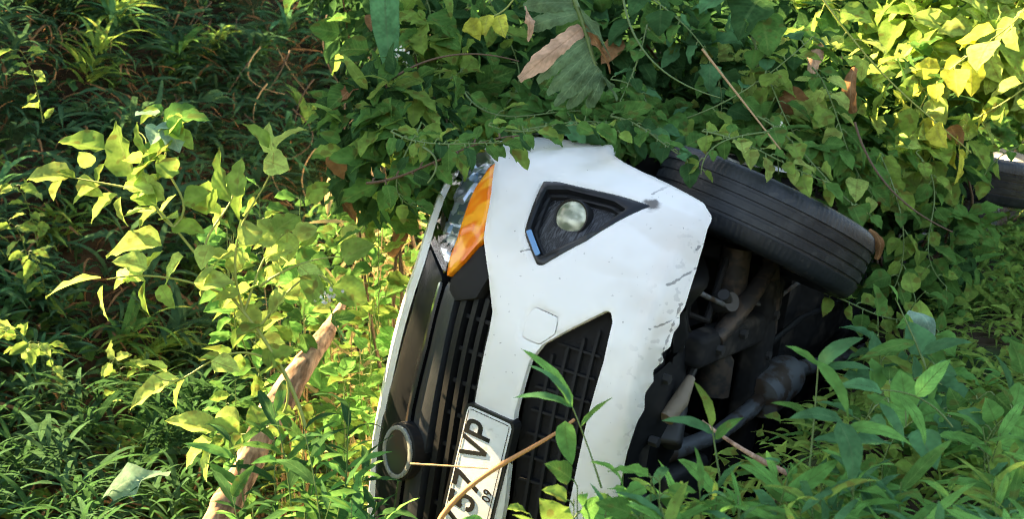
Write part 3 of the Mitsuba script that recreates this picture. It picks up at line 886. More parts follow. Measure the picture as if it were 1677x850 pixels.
cover('bank_foot_cover', 'dark broad-leaved cover at the shaded foot of the bank, bottom left', 'undergrowth', 'ovate', 'leaf_mid', pts[:5000], nrm[:5000], .075, .16)
verge = lambda x, y: (gully(x, y) > np.where((y > 3.0) & (y < 4.8), .36, .15)) & in_view(x, y, .5)
pts, nrm = scatter(26000, verge, (-1.5, 8, 1.3, 14))
h = len(pts) // 4
cover('verge_clover', 'low mass of small round leaves on the verge at right', 'undergrowth', 'heart', 'leaf_mid', pts[:h], nrm[:h], .045, .10)
cover('verge_grass', 'short bright green grass on the verge around the rear wheel', 'grass', 'lance', 'leaf_grass', pts[h:3 * h], nrm[h:3 * h], .10, .08)
cover('verge_litter', 'dead brown leaves lying under the grass of the verge', 'leaf litter', 'lance', 'leaf_straw', pts[3 * h:3 * h + h // 2], nrm[3 * h:3 * h + h // 2], .07, .03)
near = lambda x, y: (gully(x, y) > np.where((y > 3.0) & (y < 4.8), .42, .25)) & in_view(x, y, .2) & (y > 2.6) & (y < 8)
pts, nrm = scatter(15000, near, (-.5, 4.5, 2.6, 8))
cover('verge_long_grass', 'fine light green grass on the verge between front tyre, rear wheel and right edge', 'grass', 'blade', 'leaf_light', pts, nrm, .15, .06, width=.9)
cover('verge_herbs', 'small light green herbs among the fine grass of the verge', 'undergrowth', 'toothed', 'leaf_light', pts[:4000], nrm[:4000], .05, .12)
floor_ = lambda x, y: (gully(x, y) > -2.0) & (gully(x, y) < np.where(y > 3.2, -.15, .3)) & in_view(x, y, .6)
pts, nrm = scatter(9000, floor_, (-3, 5, 1.8, 12))
cover('hollow_undergrowth', 'leafy undergrowth filling the hollow the car lies in', 'undergrowth', 'toothed', 'leaf_mid', pts, nrm, .085, .45)

BANK_WORDS = [(60, 60, 'in the top left corner of the bank'), (60, 230, 'on the bank at the left edge, above the sunlit shrub'), (60, 400, 'on the bank at the left edge, beside the sunlit shrub'), (60, 560, 'low on the bank at the left edge, below the shrub'),
              (250, 60, 'high on the bank, straight above the sunlit shrub'), (450, 60, 'high on the bank, left of the dry stalks'), (580, 60, 'high on the bank beside the tall upright leaf'), (250, 230, 'on the bank just behind the tips of the sunlit shrub'),
              (430, 200, 'on the bank right above the sunlit shrub'), (560, 220, 'on the bank left of the bush by the headlight'), (300, 560, 'low on the bank behind the lower twigs of the shrub'), (450, 380, 'on the bank behind the middle of the sunlit shrub'), (200, 720, 'at the foot of the bank behind the pale folded leaf')]
# arching tufts on the bank: each is one tuft, too small for its blades to be told apart
tuft = lambda x, y: (gully(x, y) < -1.45) & in_view(x, y, .15) & (gully(x, y) > -4.6)
pts, nrm = scatter(6000, tuft, (-3.4, 1.2, 3.4, 8.6))
keep, grid_ = [], set()
for i, p in enumerate(pts):
    c = (int(p[0] / .17), int(p[1] / .17), int(p[2] / .2))
    if c not in grid_:
        grid_.add(c)
        keep.append(i)
keep = keep[:290]
for i in keep:
    p, g = pts[i], nrm[i]
    big = rng.uniform(.12, .22)
    top = p + g * rng.uniform(.12, .34) + UP * rng.uniform(.0, .08)
    out = unit(g * np.array([1, 1, .2]))
    fr = []
    for k in range(rng.integers(16, 34)):
        az = rng.uniform(0, 6.28)
        d = unit(np.array([math.cos(az), math.sin(az), 0]) * .8 + out * .5 + UP * rng.uniform(.0, .9))
        fr.append(leaf_frame(top - (top - p) * rng.uniform(0, .7) + rand3(.012), d, unit(UP + out * .3 + rand3(.15)), big * rng.uniform(.7, 1.35), rng.uniform(.9, 1.4)))
    mat, hue = (('leaf_bank', 'dull green'), ('leaf_mid', 'fresh green'), ('leaf_blue', 'bluish green'), ('leaf_light', 'light green'))[rng.choice(4, p=[.38, .22, .30, .10])]
    where = place(p, BANK_WORDS)
    one('grass_tuft', merged_ply('blade', fr, mat, coarse=False), f'{hue} arching grass tuft {where}', 'grass', f'{hue} grass tufts {where}')

# dry stalks and creepers hanging on the bank
for k in range(46):
    u, v = rng.uniform(230, 640), rng.uniform(0, 330)
    d = 5.9 + (330 - v) * .003 + rng.uniform(-.3, .2)
    a = at(u, v, d)
    p = [a, a + np.array([rng.uniform(-.1, .12), -.04, -.12]), a + np.array([rng.uniform(-.22, .25), -.08, rng.uniform(-.42, -.2)])]
    tone = ('dark brown', 'straw-coloured', 'dark brown')[k % 3]
    where = place(a, BANK_WORDS)
    one('dry_stalk', mikit.ply(rod(spline(p, 10), np.linspace(.004, .0015, 10), 5), ('stem_brown', 'stem_straw', 'stem_brown')[k % 3], smooth=True), f'dry {tone} stalk {where}', 'stalk', f'{tone} dry stalks {where}')
# weeds that reach out of the bank into the sun at the left edge
for k, (u, v) in enumerate(((10, 360), (40, 410), (20, 300), (15, 540), (55, 560), (30, 80), (180, 590))):
    e = at(u, v, 4.45 if v < 500 else 4.1)
    vine(f'small sunlit yellowish weed {place(e, BANK_WORDS)}', [e + np.array([-.05, .35, -.25]), e + np.array([-.02, .15, -.05]), e], 12, .06, 'toothed', ['leaf_lime', 'leaf_light', 'leaf_light'], 'sunlit weeds along the left edge', 'weed', name='sunlit_weed', rad=.002)

# ------------------------------------------------------------------ the sunlit shrub at left
shrub = thing('leafy_shrub', 'tall sunlit shrub with big soft yellow-green leaves left of the car', 'shrub')
D0 = 3.15
S = lambda u, v, dd=0.0: at(u, v, D0 + dd)
stem(shrub, [S(500, 700), S(470, 620), S(400, 512), S(340, 440, .02), S(285, 372, .05), S(232, 312, .08), S(196, 272, .1)], .0055, .0022, 'stem_lime', n=30)
twigs = [[(385, 490), (310, 462), (245, 452), (175, 458)], [(462, 612), (405, 578), (345, 592), (280, 625), (250, 612)], [(285, 372), (262, 350), (240, 300), (232, 262)], [(232, 312), (170, 300), (115, 290)],
         [(340, 440), (345, 380), (372, 340), (384, 300)], [(285, 372), (300, 330), (270, 260), (285, 215), (292, 192)], [(400, 512), (425, 440), (448, 400), (470, 380)], [(470, 620), (440, 700), (400, 712), (355, 712)],
         [(400, 512), (385, 440), (400, 360), (440, 290), (448, 250)], [(420, 540), (470, 480), (520, 450), (545, 470)], [(425, 470), (500, 430), (560, 420)], [(232, 312), (225, 280), (240, 240), (225, 215)]]
for tw in twigs:
    dd = rng.uniform(-.05, .08)
    stem(shrub, [S(u, v, dd * i / 3) for i, (u, v) in enumerate(tw)], .0036, .0016, 'stem_lime', 'twig', n=14)
LV = [(165, 455, 78, 478, 40, 'y'), (168, 468, 172, 522, 34, 'y'), (265, 402, 168, 412, 62, 'y'), (242, 440, 188, 428, 44, 'l'), (118, 286, 52, 290, 36, 'y'), (102, 294, 88, 330, 24, 'l'), (172, 244, 98, 232, 44, 'g'),
      (150, 272, 132, 248, 26, 'l'), (165, 302, 120, 330, 36, 'y'), (192, 318, 152, 360, 40, 'y'), (198, 322, 205, 366, 30, 'l'), (218, 288, 172, 196, 38, 'g'), (242, 250, 220, 204, 36, 'g'), (238, 268, 262, 232, 34, 'p'),
      (268, 198, 318, 176, 40, 'p'), (290, 192, 332, 196, 34, 'p'), (288, 188, 286, 222, 40, 'p'), (262, 188, 240, 172, 36, 'p'), (270, 292, 290, 258, 46, 'g'), (338, 352, 338, 290, 44, 'g'), (378, 330, 346, 246, 42, 'g'),
      (388, 322, 398, 262, 36, 'g'), (440, 242, 402, 202, 34, 'g'), (452, 240, 500, 205, 30, 'l'), (432, 262, 470, 276, 40, 'l'), (402, 302, 384, 356, 40, 'g'), (332, 482, 346, 436, 40, 'y'), (396, 442, 372, 398, 44, 'l'),
      (238, 460, 236, 514, 26, 'g'), (262, 468, 282, 506, 24, 'g'), (412, 472, 366, 500, 44, 'y'), (432, 420, 482, 408, 50, 'l'), (450, 402, 440, 350, 42, 'g'), (482, 392, 520, 372, 40, 'l'), (272, 610, 226, 590, 34, 'y'),
      (292, 620, 214, 664, 28, 'l'), (302, 622, 282, 668, 22, 'g'), (346, 592, 388, 612, 34, 'l'), (372, 580, 345, 610, 30, 'l'), (352, 706, 276, 688, 34, 'y'), (348, 720, 302, 765, 34, 'y'), (352, 726, 336, 786, 30, 'l'),
      (392, 692, 350, 676, 34, 'l'), (395, 712, 378, 740, 26, 'g'), (300, 420, 262, 470, 40, 'l'), (318, 462, 372, 470, 36, 'y'), (420, 400, 400, 360, 36, 'l'), (500, 432, 540, 470, 44, 'l'), (545, 470, 600, 496, 52, 'g'),
      (560, 425, 610, 400, 46, 'g'), (520, 450, 505, 500, 42, 'g'), (470, 480, 440, 520, 40, 'l'), (432, 540, 466, 520, 36, 'l'), (280, 372, 330, 380, 36, 'g'), (300, 330, 345, 318, 36, 'g'), (252, 345, 205, 352, 36, 'y'), (205, 300, 250, 316, 34, 'y'),
      (228, 312, 262, 292, 34, 'l'), (130, 290, 158, 322, 30, 'y'), (262, 352, 282, 322, 30, 'y'), (372, 340, 352, 378, 34, 'l'), (385, 420, 350, 430, 30, 'y'), (450, 380, 490, 350, 36, 'g'), (470, 378, 470, 430, 40, 'l')]
COL = {'y': 'leaf_lime', 'l': 'leaf_lime', 'g': 'leaf_light', 'p': 'leaf_mid'}
for u0, v0, u1, v1, w, c in LV:
    dd = rng.uniform(-.07, .09)
    a, b = S(u0, v0, dd), S(u1, v1, dd + rng.uniform(-.04, .03))
    L = np.linalg.norm(b - a)
    leaf_part(shrub, 'ovate', a, b - a + np.array([0, rng.uniform(-.3, .3) * L, .04 * L]), unit(np.array([rng.uniform(-.9, -.1), -.45, .7]) + rand3(.22)), L * 1.06, COL[c], np.clip(w / FPX * D0 / L / .62, .65, 1.5))
for k in range(26):
    u, v = rng.uniform(390, 560), rng.uniform(320, 560)
    a = S(u, v, rng.uniform(.08, .35))
    leaf_part(shrub, 'ovate', a, unit(np.array([rng.uniform(-1, 1), rng.uniform(-.5, .3), rng.uniform(-1, .5)])), unit(np.array([-.2, -.6, .7]) + rand3(.3)), rng.uniform(.05, .085), ('leaf_light', 'leaf_mid', 'leaf_lime')[k % 3])
for k in range(44):
    tw = twigs[k % len(twigs)]
    i = rng.integers(1, len(tw))
    (u0, v0), (u1, v1), w = tw[i - 1], tw[i], rng.random()
    a = S(u0 + (u1 - u0) * w, v0 + (v1 - v0) * w, rng.uniform(-.03, .08))
    leaf_part(shrub, 'ovate', a, unit(np.array([rng.uniform(-1, .8), rng.uniform(-.6, .2), rng.uniform(-.8, .7)])), unit(np.array([-.45, -.5, .7]) + rand3(.25)), rng.uniform(.045, .085), ('leaf_lime', 'leaf_light')[k % 2], 1.05)
for k in range(9):
    a = S(290 + rng.uniform(-45, 45), 190 + rng.uniform(-22, 22), rng.uniform(-.03, .05))
    leaf_part(shrub, 'ovate', a, unit(np.array([rng.uniform(-1, 1), -.4, rng.uniform(-.8, .4)])), unit(np.array([-.2, -.6, .7]) + rand3(.2)), rng.uniform(.055, .08), ('leaf_pale', 'leaf_light')[k % 2], 1.1)
# greener weeds round the foot of the shrub
SW = [(380, 400, 'just right of the shrub stem'), (480, 300, 'above the rotten log, high up'), (480, 450, 'above the top end of the log'), (560, 330, 'left of the bush by the headlight'), (420, 620, 'left of the rotten log'), (560, 600, 'between rotten log and bonnet')]
for k in range(20):
    u, v, d = rng.uniform(370, 620), rng.uniform(300, 640), rng.uniform(3.5, 4.1)
    e = at(u, v, d)
    vine(f'green leafy weed {place(e, SW)}', [e - UP * .32 + np.array([rng.uniform(-.06, .1), .08, 0]), e - UP * .14, e], 11, .07, ('toothed', 'ovate')[k % 2], ['leaf_mid', 'leaf_light', 'leaf_grass'], f'green leafy weeds {place(e, SW)}', 'weed', name='leafy_weed', rad=.002)
# weeds between the shrub and the bonnet
GW = [(460, 350, 'between shrub and bonnet, upper left of the gap'), (460, 520, 'behind the top of the rotten log, left'), (560, 350, 'above the rotten log, in the upper gap'), (560, 520, 'right behind the rotten log'), (660, 380, 'behind the bonnet below the headlight'), (660, 540, 'behind the middle of the bonnet edge'), (520, 640, 'at the right side of the rotten log')]
for k in range(30):
    u, v, d = rng.uniform(440, 690), rng.uniform(420, 700), rng.uniform(4.0, 4.7)
    base = at(u, v, d)
    base[2] = min(base[2], float(ground_z(base[0], base[1])) + .25)
    top = at(rng.uniform(u - 40, u + 40), v - rng.uniform(40, 130), d)
    vine(f'wiry sunlit weed with small yellowish leaves {place(top, GW)}', [base, (base + top) / 2 + rand3(.03), top], 12, .055, 'toothed', ['leaf_light', 'leaf_light', 'leaf_mid', 'leaf_lime'], f'sunlit weeds {place(top, GW)}', 'weed', rad=.0025, name='yellow_weed', stem_mat='stem_straw')
fr = []
for k in range(420):
    u, v, d = rng.uniform(520, 720), rng.uniform(340, 760), rng.uniform(4.1, 5.2)
    fr.append(leaf_frame(at(u, v, d), unit(np.array([rng.uniform(-1, 1), rng.uniform(-.5, .5), rng.uniform(-.4, 1.3)])), unit(VIEW + rand3(.4)), rng.uniform(.10, .22), .8))
one('dry_grass', merged_ply('blade', fr[:200], 'leaf_straw'), 'tangle of thin straw-coloured grass behind the edge of the bonnet', 'grass', kind='stuff')

one('yellow_undergrowth', merged_ply('toothed', [leaf_frame(at(rng.uniform(470, 720), rng.uniform(330, 700), rng.uniform(4.1, 5.0)), unit(rand3() + np.array([0, -.2, -.1])), unit(VIEW + rand3(.5)), rng.uniform(.04, .08)) for _ in range(380)], 'leaf_mid'), 'sunlit yellow-green undergrowth behind the edge of the bonnet', 'undergrowth', kind='stuff')

# ------------------------------------------------------------------ log and sticks
def wood(name, pts, radii, label, category, bsdf='bark', n=40, bump=.12):
    p = spline(pts, n)
    m = rod(p, np.interp(np.linspace(0, 1, n), np.linspace(0, 1, len(radii)), radii), 20)
    c = np.repeat(p, 20, 0)
    v = np.array(m.vertices)
    k = len(c)
    f = meshkit.fbm(v[:k] * np.array([34, 34, 16]), 4, 8) - .5
    v[:k] = c + (v[:k] - c) * (1 + bump * 4 * f[:, None])
    one(name, mikit.ply((v, m.faces), bsdf, smooth=40), label, category)


wood('rotten_log', [at(285, 1420, 3.22), at(300, 1120, 3.28), at(336, 900, 3.35), at(385, 800, 3.4), at(440, 690, 3.45), at(505, 590, 3.5), at(560, 500, 3.6)], [.046, .044, .040, .039, .036, .034, .012], 'pinkish brown rotten log leaning up out of the undergrowth left of the car', 'log', bump=.2, n=90)
wood('bent_twig', [at(940, 688, 2.55), at(850, 745, 2.5), at(800, 775, 2.5), at(725, 845, 2.48), at(690, 1000, 2.46), at(675, 1350, 2.44)], [.003, .0045, .0055, .005, .004, .003], 'knotty orange-brown dry twig lying across the number plate', 'twig', 'stem_orange', bump=.1)
wood('straw_stalk', [at(672, 760, 2.75), at(740, 764, 2.72), at(800, 768, 2.7)], [.0022, .0018, .0012], 'thin straight straw stalk between badge and number plate', 'stalk', 'stem_straw', bump=.02)
wood('fallen_branch', [at(1150, 690, 2.75), at(1225, 742, 2.7), at(1310, 785, 2.66)], [.003, .005, .006], 'brown broken stick lying in the grass below the silencer', 'stick', 'bark', bump=.1)

# ------------------------------------------------------------------ bushes over and behind the car
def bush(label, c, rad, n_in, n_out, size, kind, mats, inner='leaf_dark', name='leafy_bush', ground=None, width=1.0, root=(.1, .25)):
    """A rounded thicket: its stems, a mass of inner leaves, and the outer leaves one by one."""
    t = thing(name, label, 'bush')
    c, rad = np.array(c, float), np.array(rad, float)
    foot = np.array([c[0] + root[0], c[1] + root[1], ground if ground is not None else min(float(ground_z(c[0] + root[0], c[1] + root[1])), c[2] - rad[2])])
    for k in range(5):
        e = c + rad * unit(rand3() + np.array([0, -.3, .5])) * .85
        stem(t, [foot + rand3(.03), (foot + e) / 2 + rand3(.08), e], .009, .003, 'stem_brown', 'stem', n=12)
    fr = []
    for k in range(n_in):
        o = unit(rand3())
        p = c + rad * o * rng.uniform(.35, 1.0) ** .6 * (.86 + .22 * meshkit.noise((o * 2.6 + c)[None], 5)[0])
        d = unit(o * .6 + rand3(.5) - UP * .35)
        fr.append(leaf_frame(p, d, unit(o + UP * .6 + rand3(.35)), size * rng.uniform(.45, 1.25), width))
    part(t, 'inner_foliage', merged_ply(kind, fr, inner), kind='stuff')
    for k in range(n_out):
        o = unit(rand3() + np.array([-.1, -1.1, .35]))
        p = c + rad * o * (.92 + .22 * meshkit.noise((o * 2.6 + c)[None], 5)[0])
        d = unit(np.array([rng.uniform(-1, 1), rng.uniform(-.6, .1), rng.uniform(-1.0, .45)]) + o * .25)
        other = (kind, 'toothed', 'toothed', 'ovate', 'lance')[rng.integers(5)]
        leaf_part(t, other, p, d, unit(o * .8 + UP * .65 + rand3(.5)), size * rng.uniform(.55, 1.6), 'leaf_dry' if rng.random() < .03 else mats[rng.integers(len(mats))], width)
    return t


GREEN = ['leaf_mid', 'leaf_mid', 'leaf_light', 'leaf_blue']
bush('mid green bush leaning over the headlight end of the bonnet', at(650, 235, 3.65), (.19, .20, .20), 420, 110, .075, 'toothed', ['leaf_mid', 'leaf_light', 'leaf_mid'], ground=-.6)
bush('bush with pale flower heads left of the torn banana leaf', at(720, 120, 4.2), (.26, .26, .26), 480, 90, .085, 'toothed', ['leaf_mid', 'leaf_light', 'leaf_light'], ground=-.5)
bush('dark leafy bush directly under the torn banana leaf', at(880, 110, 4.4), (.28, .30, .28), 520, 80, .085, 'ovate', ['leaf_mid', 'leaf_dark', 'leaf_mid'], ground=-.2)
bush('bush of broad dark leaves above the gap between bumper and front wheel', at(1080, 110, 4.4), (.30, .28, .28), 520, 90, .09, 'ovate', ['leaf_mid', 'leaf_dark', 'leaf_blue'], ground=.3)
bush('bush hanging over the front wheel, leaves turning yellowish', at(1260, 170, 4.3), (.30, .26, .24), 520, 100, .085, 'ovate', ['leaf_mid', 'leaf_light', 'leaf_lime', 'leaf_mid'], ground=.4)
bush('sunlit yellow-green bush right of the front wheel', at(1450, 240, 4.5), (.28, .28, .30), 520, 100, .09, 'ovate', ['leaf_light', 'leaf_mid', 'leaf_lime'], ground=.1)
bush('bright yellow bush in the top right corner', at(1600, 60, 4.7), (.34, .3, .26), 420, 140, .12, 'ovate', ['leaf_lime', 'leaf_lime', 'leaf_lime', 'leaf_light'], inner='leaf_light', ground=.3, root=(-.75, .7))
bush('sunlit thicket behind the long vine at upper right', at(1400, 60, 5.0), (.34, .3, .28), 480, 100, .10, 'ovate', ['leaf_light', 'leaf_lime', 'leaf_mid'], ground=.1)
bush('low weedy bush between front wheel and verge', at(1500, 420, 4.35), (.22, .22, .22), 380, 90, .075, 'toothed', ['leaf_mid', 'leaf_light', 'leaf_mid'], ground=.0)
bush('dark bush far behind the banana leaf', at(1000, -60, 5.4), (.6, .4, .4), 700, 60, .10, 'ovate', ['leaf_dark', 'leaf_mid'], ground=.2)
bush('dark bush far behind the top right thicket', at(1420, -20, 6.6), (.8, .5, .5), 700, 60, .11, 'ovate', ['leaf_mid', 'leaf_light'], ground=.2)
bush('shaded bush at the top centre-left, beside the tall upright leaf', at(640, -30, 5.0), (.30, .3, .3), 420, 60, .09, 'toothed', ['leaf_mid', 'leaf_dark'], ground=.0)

fr = []
for k in range(2600):
    f, z = rng.uniform(-2.9, .12), rng.uniform(.28, 1.25)
    if any(abs(f - c) < .33 and z < .62 for c in (0.0, -2.455)):
        continue
    w = CAR @ np.array([f, .84 + rng.uniform(0, .10) - max(z - .95, 0) * .3, z, 1])
    fr.append(leaf_frame(w[:3], unit(rand3() + np.array([.4, -.5, -.2])), unit(UP + np.array([.1, -.5, 0]) + rand3(.4)), rng.uniform(.05, .10)))
for k in range(1700):
    c0 = (0.0, -2.455)[k % 2]
    t = rng.uniform(-.1, 3.3)
    r = rng.uniform(.37, .52)
    if c0 + r * math.cos(t) > .12:
        continue
    w = CAR @ np.array([c0 + r * math.cos(t), .835 + rng.uniform(0, .07), .30 + r * math.sin(t), 1])
    fr.append(leaf_frame(w[:3], unit(rand3(.7) + np.array([.5, -.7, -.8])), unit(UP + np.array([.1, -.8, 0]) + rand3(.4)), rng.uniform(.06, .10)))
one('creeper_mat', merged_ply('ovate', fr, 'leaf_mid'), 'mat of creeper leaves lying over the upper flank of the car', 'creeper', kind='stuff')
fr = []
for k in range(700):
    f = rng.uniform(-2.2, -.36)
    w = CAR @ np.array([f, .80 + rng.uniform(-.06, .10), rng.uniform(.13, .30), 1])
    fr.append(leaf_frame(w[:3] + rand3(.02), unit(np.array([.5, -.5, -.7]) + rand3(.6)), unit(UP + np.array([.3, -.7, 0]) + rand3(.4)), rng.uniform(.05, .09)))
one('sill_creeper', merged_ply('toothed', fr, 'leaf_mid'), 'curtain of creeper leaves hanging along the sill between the wheels', 'creeper', kind='stuff')

# trailing vines, each described by where it runs
def V(label, px, n, size, kind, mats, **kw):
    return vine(label, [at(u, v, d) for u, v, d in px], n, size, kind, mats, **kw)


V('long bright vine running diagonally down through the upper right', [(1335, -20, 4.15), (1400, 68, 4.12), (1460, 135, 4.1), (1530, 198, 4.1), (1590, 250, 4.15)], 15, .105, 'ovate', ['leaf_lime', 'leaf_light', 'leaf_lime', 'leaf_yellow'], rad=.004, stem_mat='stem_lime', name='sunlit_vine', face=(-.5, -.45, .7))
V('bright yellow vine hanging in the top right corner', [(1690, -10, 4.2), (1630, 60, 4.15), (1560, 110, 4.2), (1500, 210, 4.2)], 18, .115, 'ovate', ['leaf_lime', 'leaf_yellow', 'leaf_lime'], stem_mat='stem_lime', name='sunlit_vine', face=(-.5, -.45, .7))
V('yellow vine with large leaves along the right edge of the view', [(1700, 120, 4.2), (1640, 170, 4.2), (1580, 205, 4.25), (1520, 270, 4.2)], 14, .095, 'ovate', ['leaf_lime', 'leaf_yellow', 'leaf_light'], stem_mat='stem_lime', name='sunlit_vine', face=(-.5, -.45, .7))
V('vine dangling in front of the rear wheel', [(1690, 235, 4.3), (1640, 255, 4.3), (1610, 290, 4.3)], 7, .055, 'ovate', ['leaf_light', 'leaf_mid'], name='sunlit_vine')
V('small sprig hanging over the top of the front tyre', [(1260, 215, 3.42), (1200, 226, 3.4), (1160, 250, 3.38), (1148, 285, 3.38)], 7, .048, 'ovate', ['leaf_mid', 'leaf_light'])
V('thin vine lying along the upper edge of the front tyre', [(1240, 190, 3.7), (1310, 245, 3.65), (1360, 300, 3.65), (1420, 350, 3.7)], 12, .065, 'ovate', ['leaf_light', 'leaf_mid'])
V('grey-stemmed creeper crossing in front of the headlight', [(600, 300, 3.3), (690, 275, 3.25), (770, 240, 3.22), (850, 222, 3.25)], 12, .055, 'toothed', ['leaf_mid', 'leaf_mid', 'leaf_dark'], stem_mat='stem_brown', rad=.004)
V('creeper hanging beside the bonnet edge left of the headlight', [(690, 200, 3.45), (660, 260, 3.4), (650, 310, 3.4), (690, 340, 3.38)], 14, .06, 'ovate', ['leaf_mid', 'leaf_light'])
V('vine lying along the top edge of the white wing', [(820, 215, 3.55), (900, 205, 3.6), (980, 200, 3.65), (1040, 225, 3.7)], 14, .065, 'ovate', ['leaf_mid', 'leaf_dark', 'leaf_blue'])
V('looping green vine above the bumper, under the torn leaf', [(760, 150, 3.75), (830, 190, 3.7), (900, 185, 3.7), (990, 190, 3.75)], 14, .07, 'ovate', ['leaf_mid', 'leaf_light'])
V('vine trailing from the banana leaf towards the front wheel', [(1000, 130, 3.9), (1060, 170, 3.85), (1090, 230, 3.8), (1130, 250, 3.75)], 14, .07, 'ovate', ['leaf_mid', 'leaf_blue', 'leaf_mid'])
V('bare-stemmed vine arching over the dark gap behind the wing', [(1060, 40, 4.0), (1040, 110, 3.9), (1010, 175, 3.8), (985, 215, 3.75)], 9, .065, 'ovate', ['leaf_mid', 'leaf_dark'])
V('vine with heart-shaped leaves at the top, right of the banana leaf', [(1040, -20, 4.0), (1120, 40, 3.95), (1170, 110, 3.95), (1180, 190, 3.95)], 15, .08, 'heart', ['leaf_mid', 'leaf_blue', 'leaf_dark'])
V('vine climbing towards the two large dark leaves', [(1100, 200, 3.95), (1180, 170, 3.9), (1260, 120, 3.9), (1330, 60, 3.95)], 14, .075, 'ovate', ['leaf_mid', 'leaf_blue', 'leaf_light'])
V('vine hanging above the middle of the front tyre', [(1230, 60, 4.0), (1260, 130, 3.95), (1290, 200, 3.9), (1330, 260, 3.85)], 16, .075, 'ovate', ['leaf_light', 'leaf_mid', 'leaf_light'])
V('yellowish vine right above the outer end of the front tyre', [(1330, 110, 4.0), (1370, 190, 3.9), (1390, 250, 3.88), (1430, 320, 3.85)], 16, .08, 'ovate', ['leaf_light', 'leaf_lime', 'leaf_mid'])
V('drooping vine right of the front tyre', [(1440, 250, 3.95), (1470, 330, 3.9), (1480, 400, 3.9), (1460, 480, 3.9)], 16, .075, 'ovate', ['leaf_mid', 'leaf_light'])
V('straggling vine between front tyre and rear wheel', [(1500, 250, 4.1), (1530, 330, 4.1), (1520, 400, 4.05), (1550, 470, 4.0)], 16, .07, 'ovate', ['leaf_mid', 'leaf_light', 'leaf_mid'])
V('creeper under the lower right edge of the front tyre', [(1350, 480, 3.75), (1400, 500, 3.7), (1450, 520, 3.7), (1500, 520, 3.7)], 12, .06, 'ovate', ['leaf_mid', 'leaf_light'])
V('vine with small leaves at upper left of the bush by the headlight', [(600, 190, 3.9), (640, 150, 3.9), (700, 140, 3.9), (760, 110, 3.9)], 15, .07, 'toothed', ['leaf_light', 'leaf_mid', 'leaf_light'])
V('vine descending from the flower heads to the bonnet', [(740, 60, 4.0), (720, 140, 3.9), (740, 200, 3.8), (790, 240, 3.7)], 15, .07, 'ovate', ['leaf_mid', 'leaf_light'])
V('light green vine at the top beside the tall upright leaf', [(690, -20, 4.1), (700, 50, 4.05), (670, 100, 4.0), (640, 150, 4.0)], 13, .075, 'toothed', ['leaf_light', 'leaf_mid'])
V('low vine hanging left of the bonnet into the sunlit gap', [(640, 300, 3.7), (610, 330, 3.7), (600, 360, 3.7), (560, 390, 3.7)], 12, .065, 'toothed', ['leaf_mid', 'leaf_light'])
V('small vine at the top centre, just right of the yellow leaves', [(800, -15, 4.1), (830, 60, 4.05), (850, 120, 4.0), (830, 170, 3.95)], 12, .07, 'ovate', ['leaf_mid', 'leaf_dark', 'leaf_mid'])

V('leafy vine draped over the top of the headlight', [(640, 215, 3.2), (710, 235, 3.15), (770, 235, 3.12), (835, 235, 3.14)], 22, .055, 'toothed', ['leaf_mid', 'leaf_light', 'leaf_mid', 'leaf_dark'])
V('leafy vine spilling over the upper edge of the bumper', [(800, 205, 3.3), (860, 215, 3.3), (930, 205, 3.35), (1010, 215, 3.4)], 22, .05, 'ovate', ['leaf_mid', 'leaf_dark', 'leaf_light'])
V('leafy vine hanging between the wing and the front tyre', [(1000, 190, 3.5), (1060, 215, 3.45), (1100, 245, 3.4), (1130, 262, 3.4)], 16, .055, 'ovate', ['leaf_mid', 'leaf_dark', 'leaf_blue'])
V('leafy vine resting on the upper shoulder of the front tyre', [(1150, 215, 3.45), (1230, 240, 3.4), (1300, 275, 3.4), (1360, 300, 3.42)], 20, .06, 'ovate', ['leaf_light', 'leaf_mid', 'leaf_lime'])

for k, (lab, px) in enumerate((('bare brown runner crossing the vines left of the torn banana leaf', [(640, 130, 3.6), (740, 90, 3.55), (850, 100, 3.55)]), ('bare greenish runner hanging from the top right of the banana leaf', [(1020, -10, 3.7), (1060, 90, 3.65), (1180, 160, 3.6)]),
        ('straw-coloured runner slanting down to the front tyre', [(1150, 80, 3.7), (1220, 170, 3.6), (1290, 260, 3.5)]),
        ('dry runner in the vines right of the front tyre', [(1400, 200, 3.7), (1450, 300, 3.65), (1560, 380, 3.6)]), ('forked grey twig beside the headlight', [(690, 240, 3.15), (715, 270, 3.12), (700, 300, 3.12)]))):
    one('bare_runner', mikit.ply(rod(spline([at(*q) for q in px], 24), np.linspace(.0035, .0018, 24), 6), ('stem_brown', 'stem_green', 'stem_straw')[k % 3], smooth=True), lab, 'stalk')

# large single leaves
big = thing('large_leaf_plant', 'climber with two large dark leaves high above the front wheel', 'climber')
stem(big, [at(1240, 160, 4.1), at(1235, 60, 4.05), at(1215, -20, 4.05)], .005, .004, 'stem_green', n=10)
leaf_part(big, 'heart', at(1245, -5, 3.95), at(1175, 95, 3.85) - at(1245, -5, 3.95), (-.2, -.7, .6), .16, 'leaf_dark', 1.05)
leaf_part(big, 'heart', at(1245, 20, 3.95), at(1265, 110, 3.85) - at(1245, 20, 3.95), (.1, -.8, .5), .15, 'leaf_mid', 1.05)
leaf_part(big, 'heart', at(1200, -20, 3.98), at(1120, 30, 3.9) - at(1200, -20, 3.98), (-.1, -.7, .7), .14, 'leaf_blue', 1.0)
yl = thing('yellow_leaf_sprig', 'sprig of three clear yellow leaves at the top, left of the torn banana leaf', 'sprig')
stem(yl, [at(850, -20, 3.9), at(820, 20, 3.9), at(775, 30, 3.88)], .003, .002, 'stem_lime', n=10)
for (u0, v0, u1, v1) in ((772, 30, 782, 66), (815, 25, 826, 60), (800, 24, 792, 50), (760, 40, 800, 55)):
    leaf_part(yl, 'ovate', at(u0, v0, 3.85), at(u1, v1, 3.82) - at(u0, v0, 3.85), (-.3, -.7, .5), .075, 'leaf_yellow', 1.0)
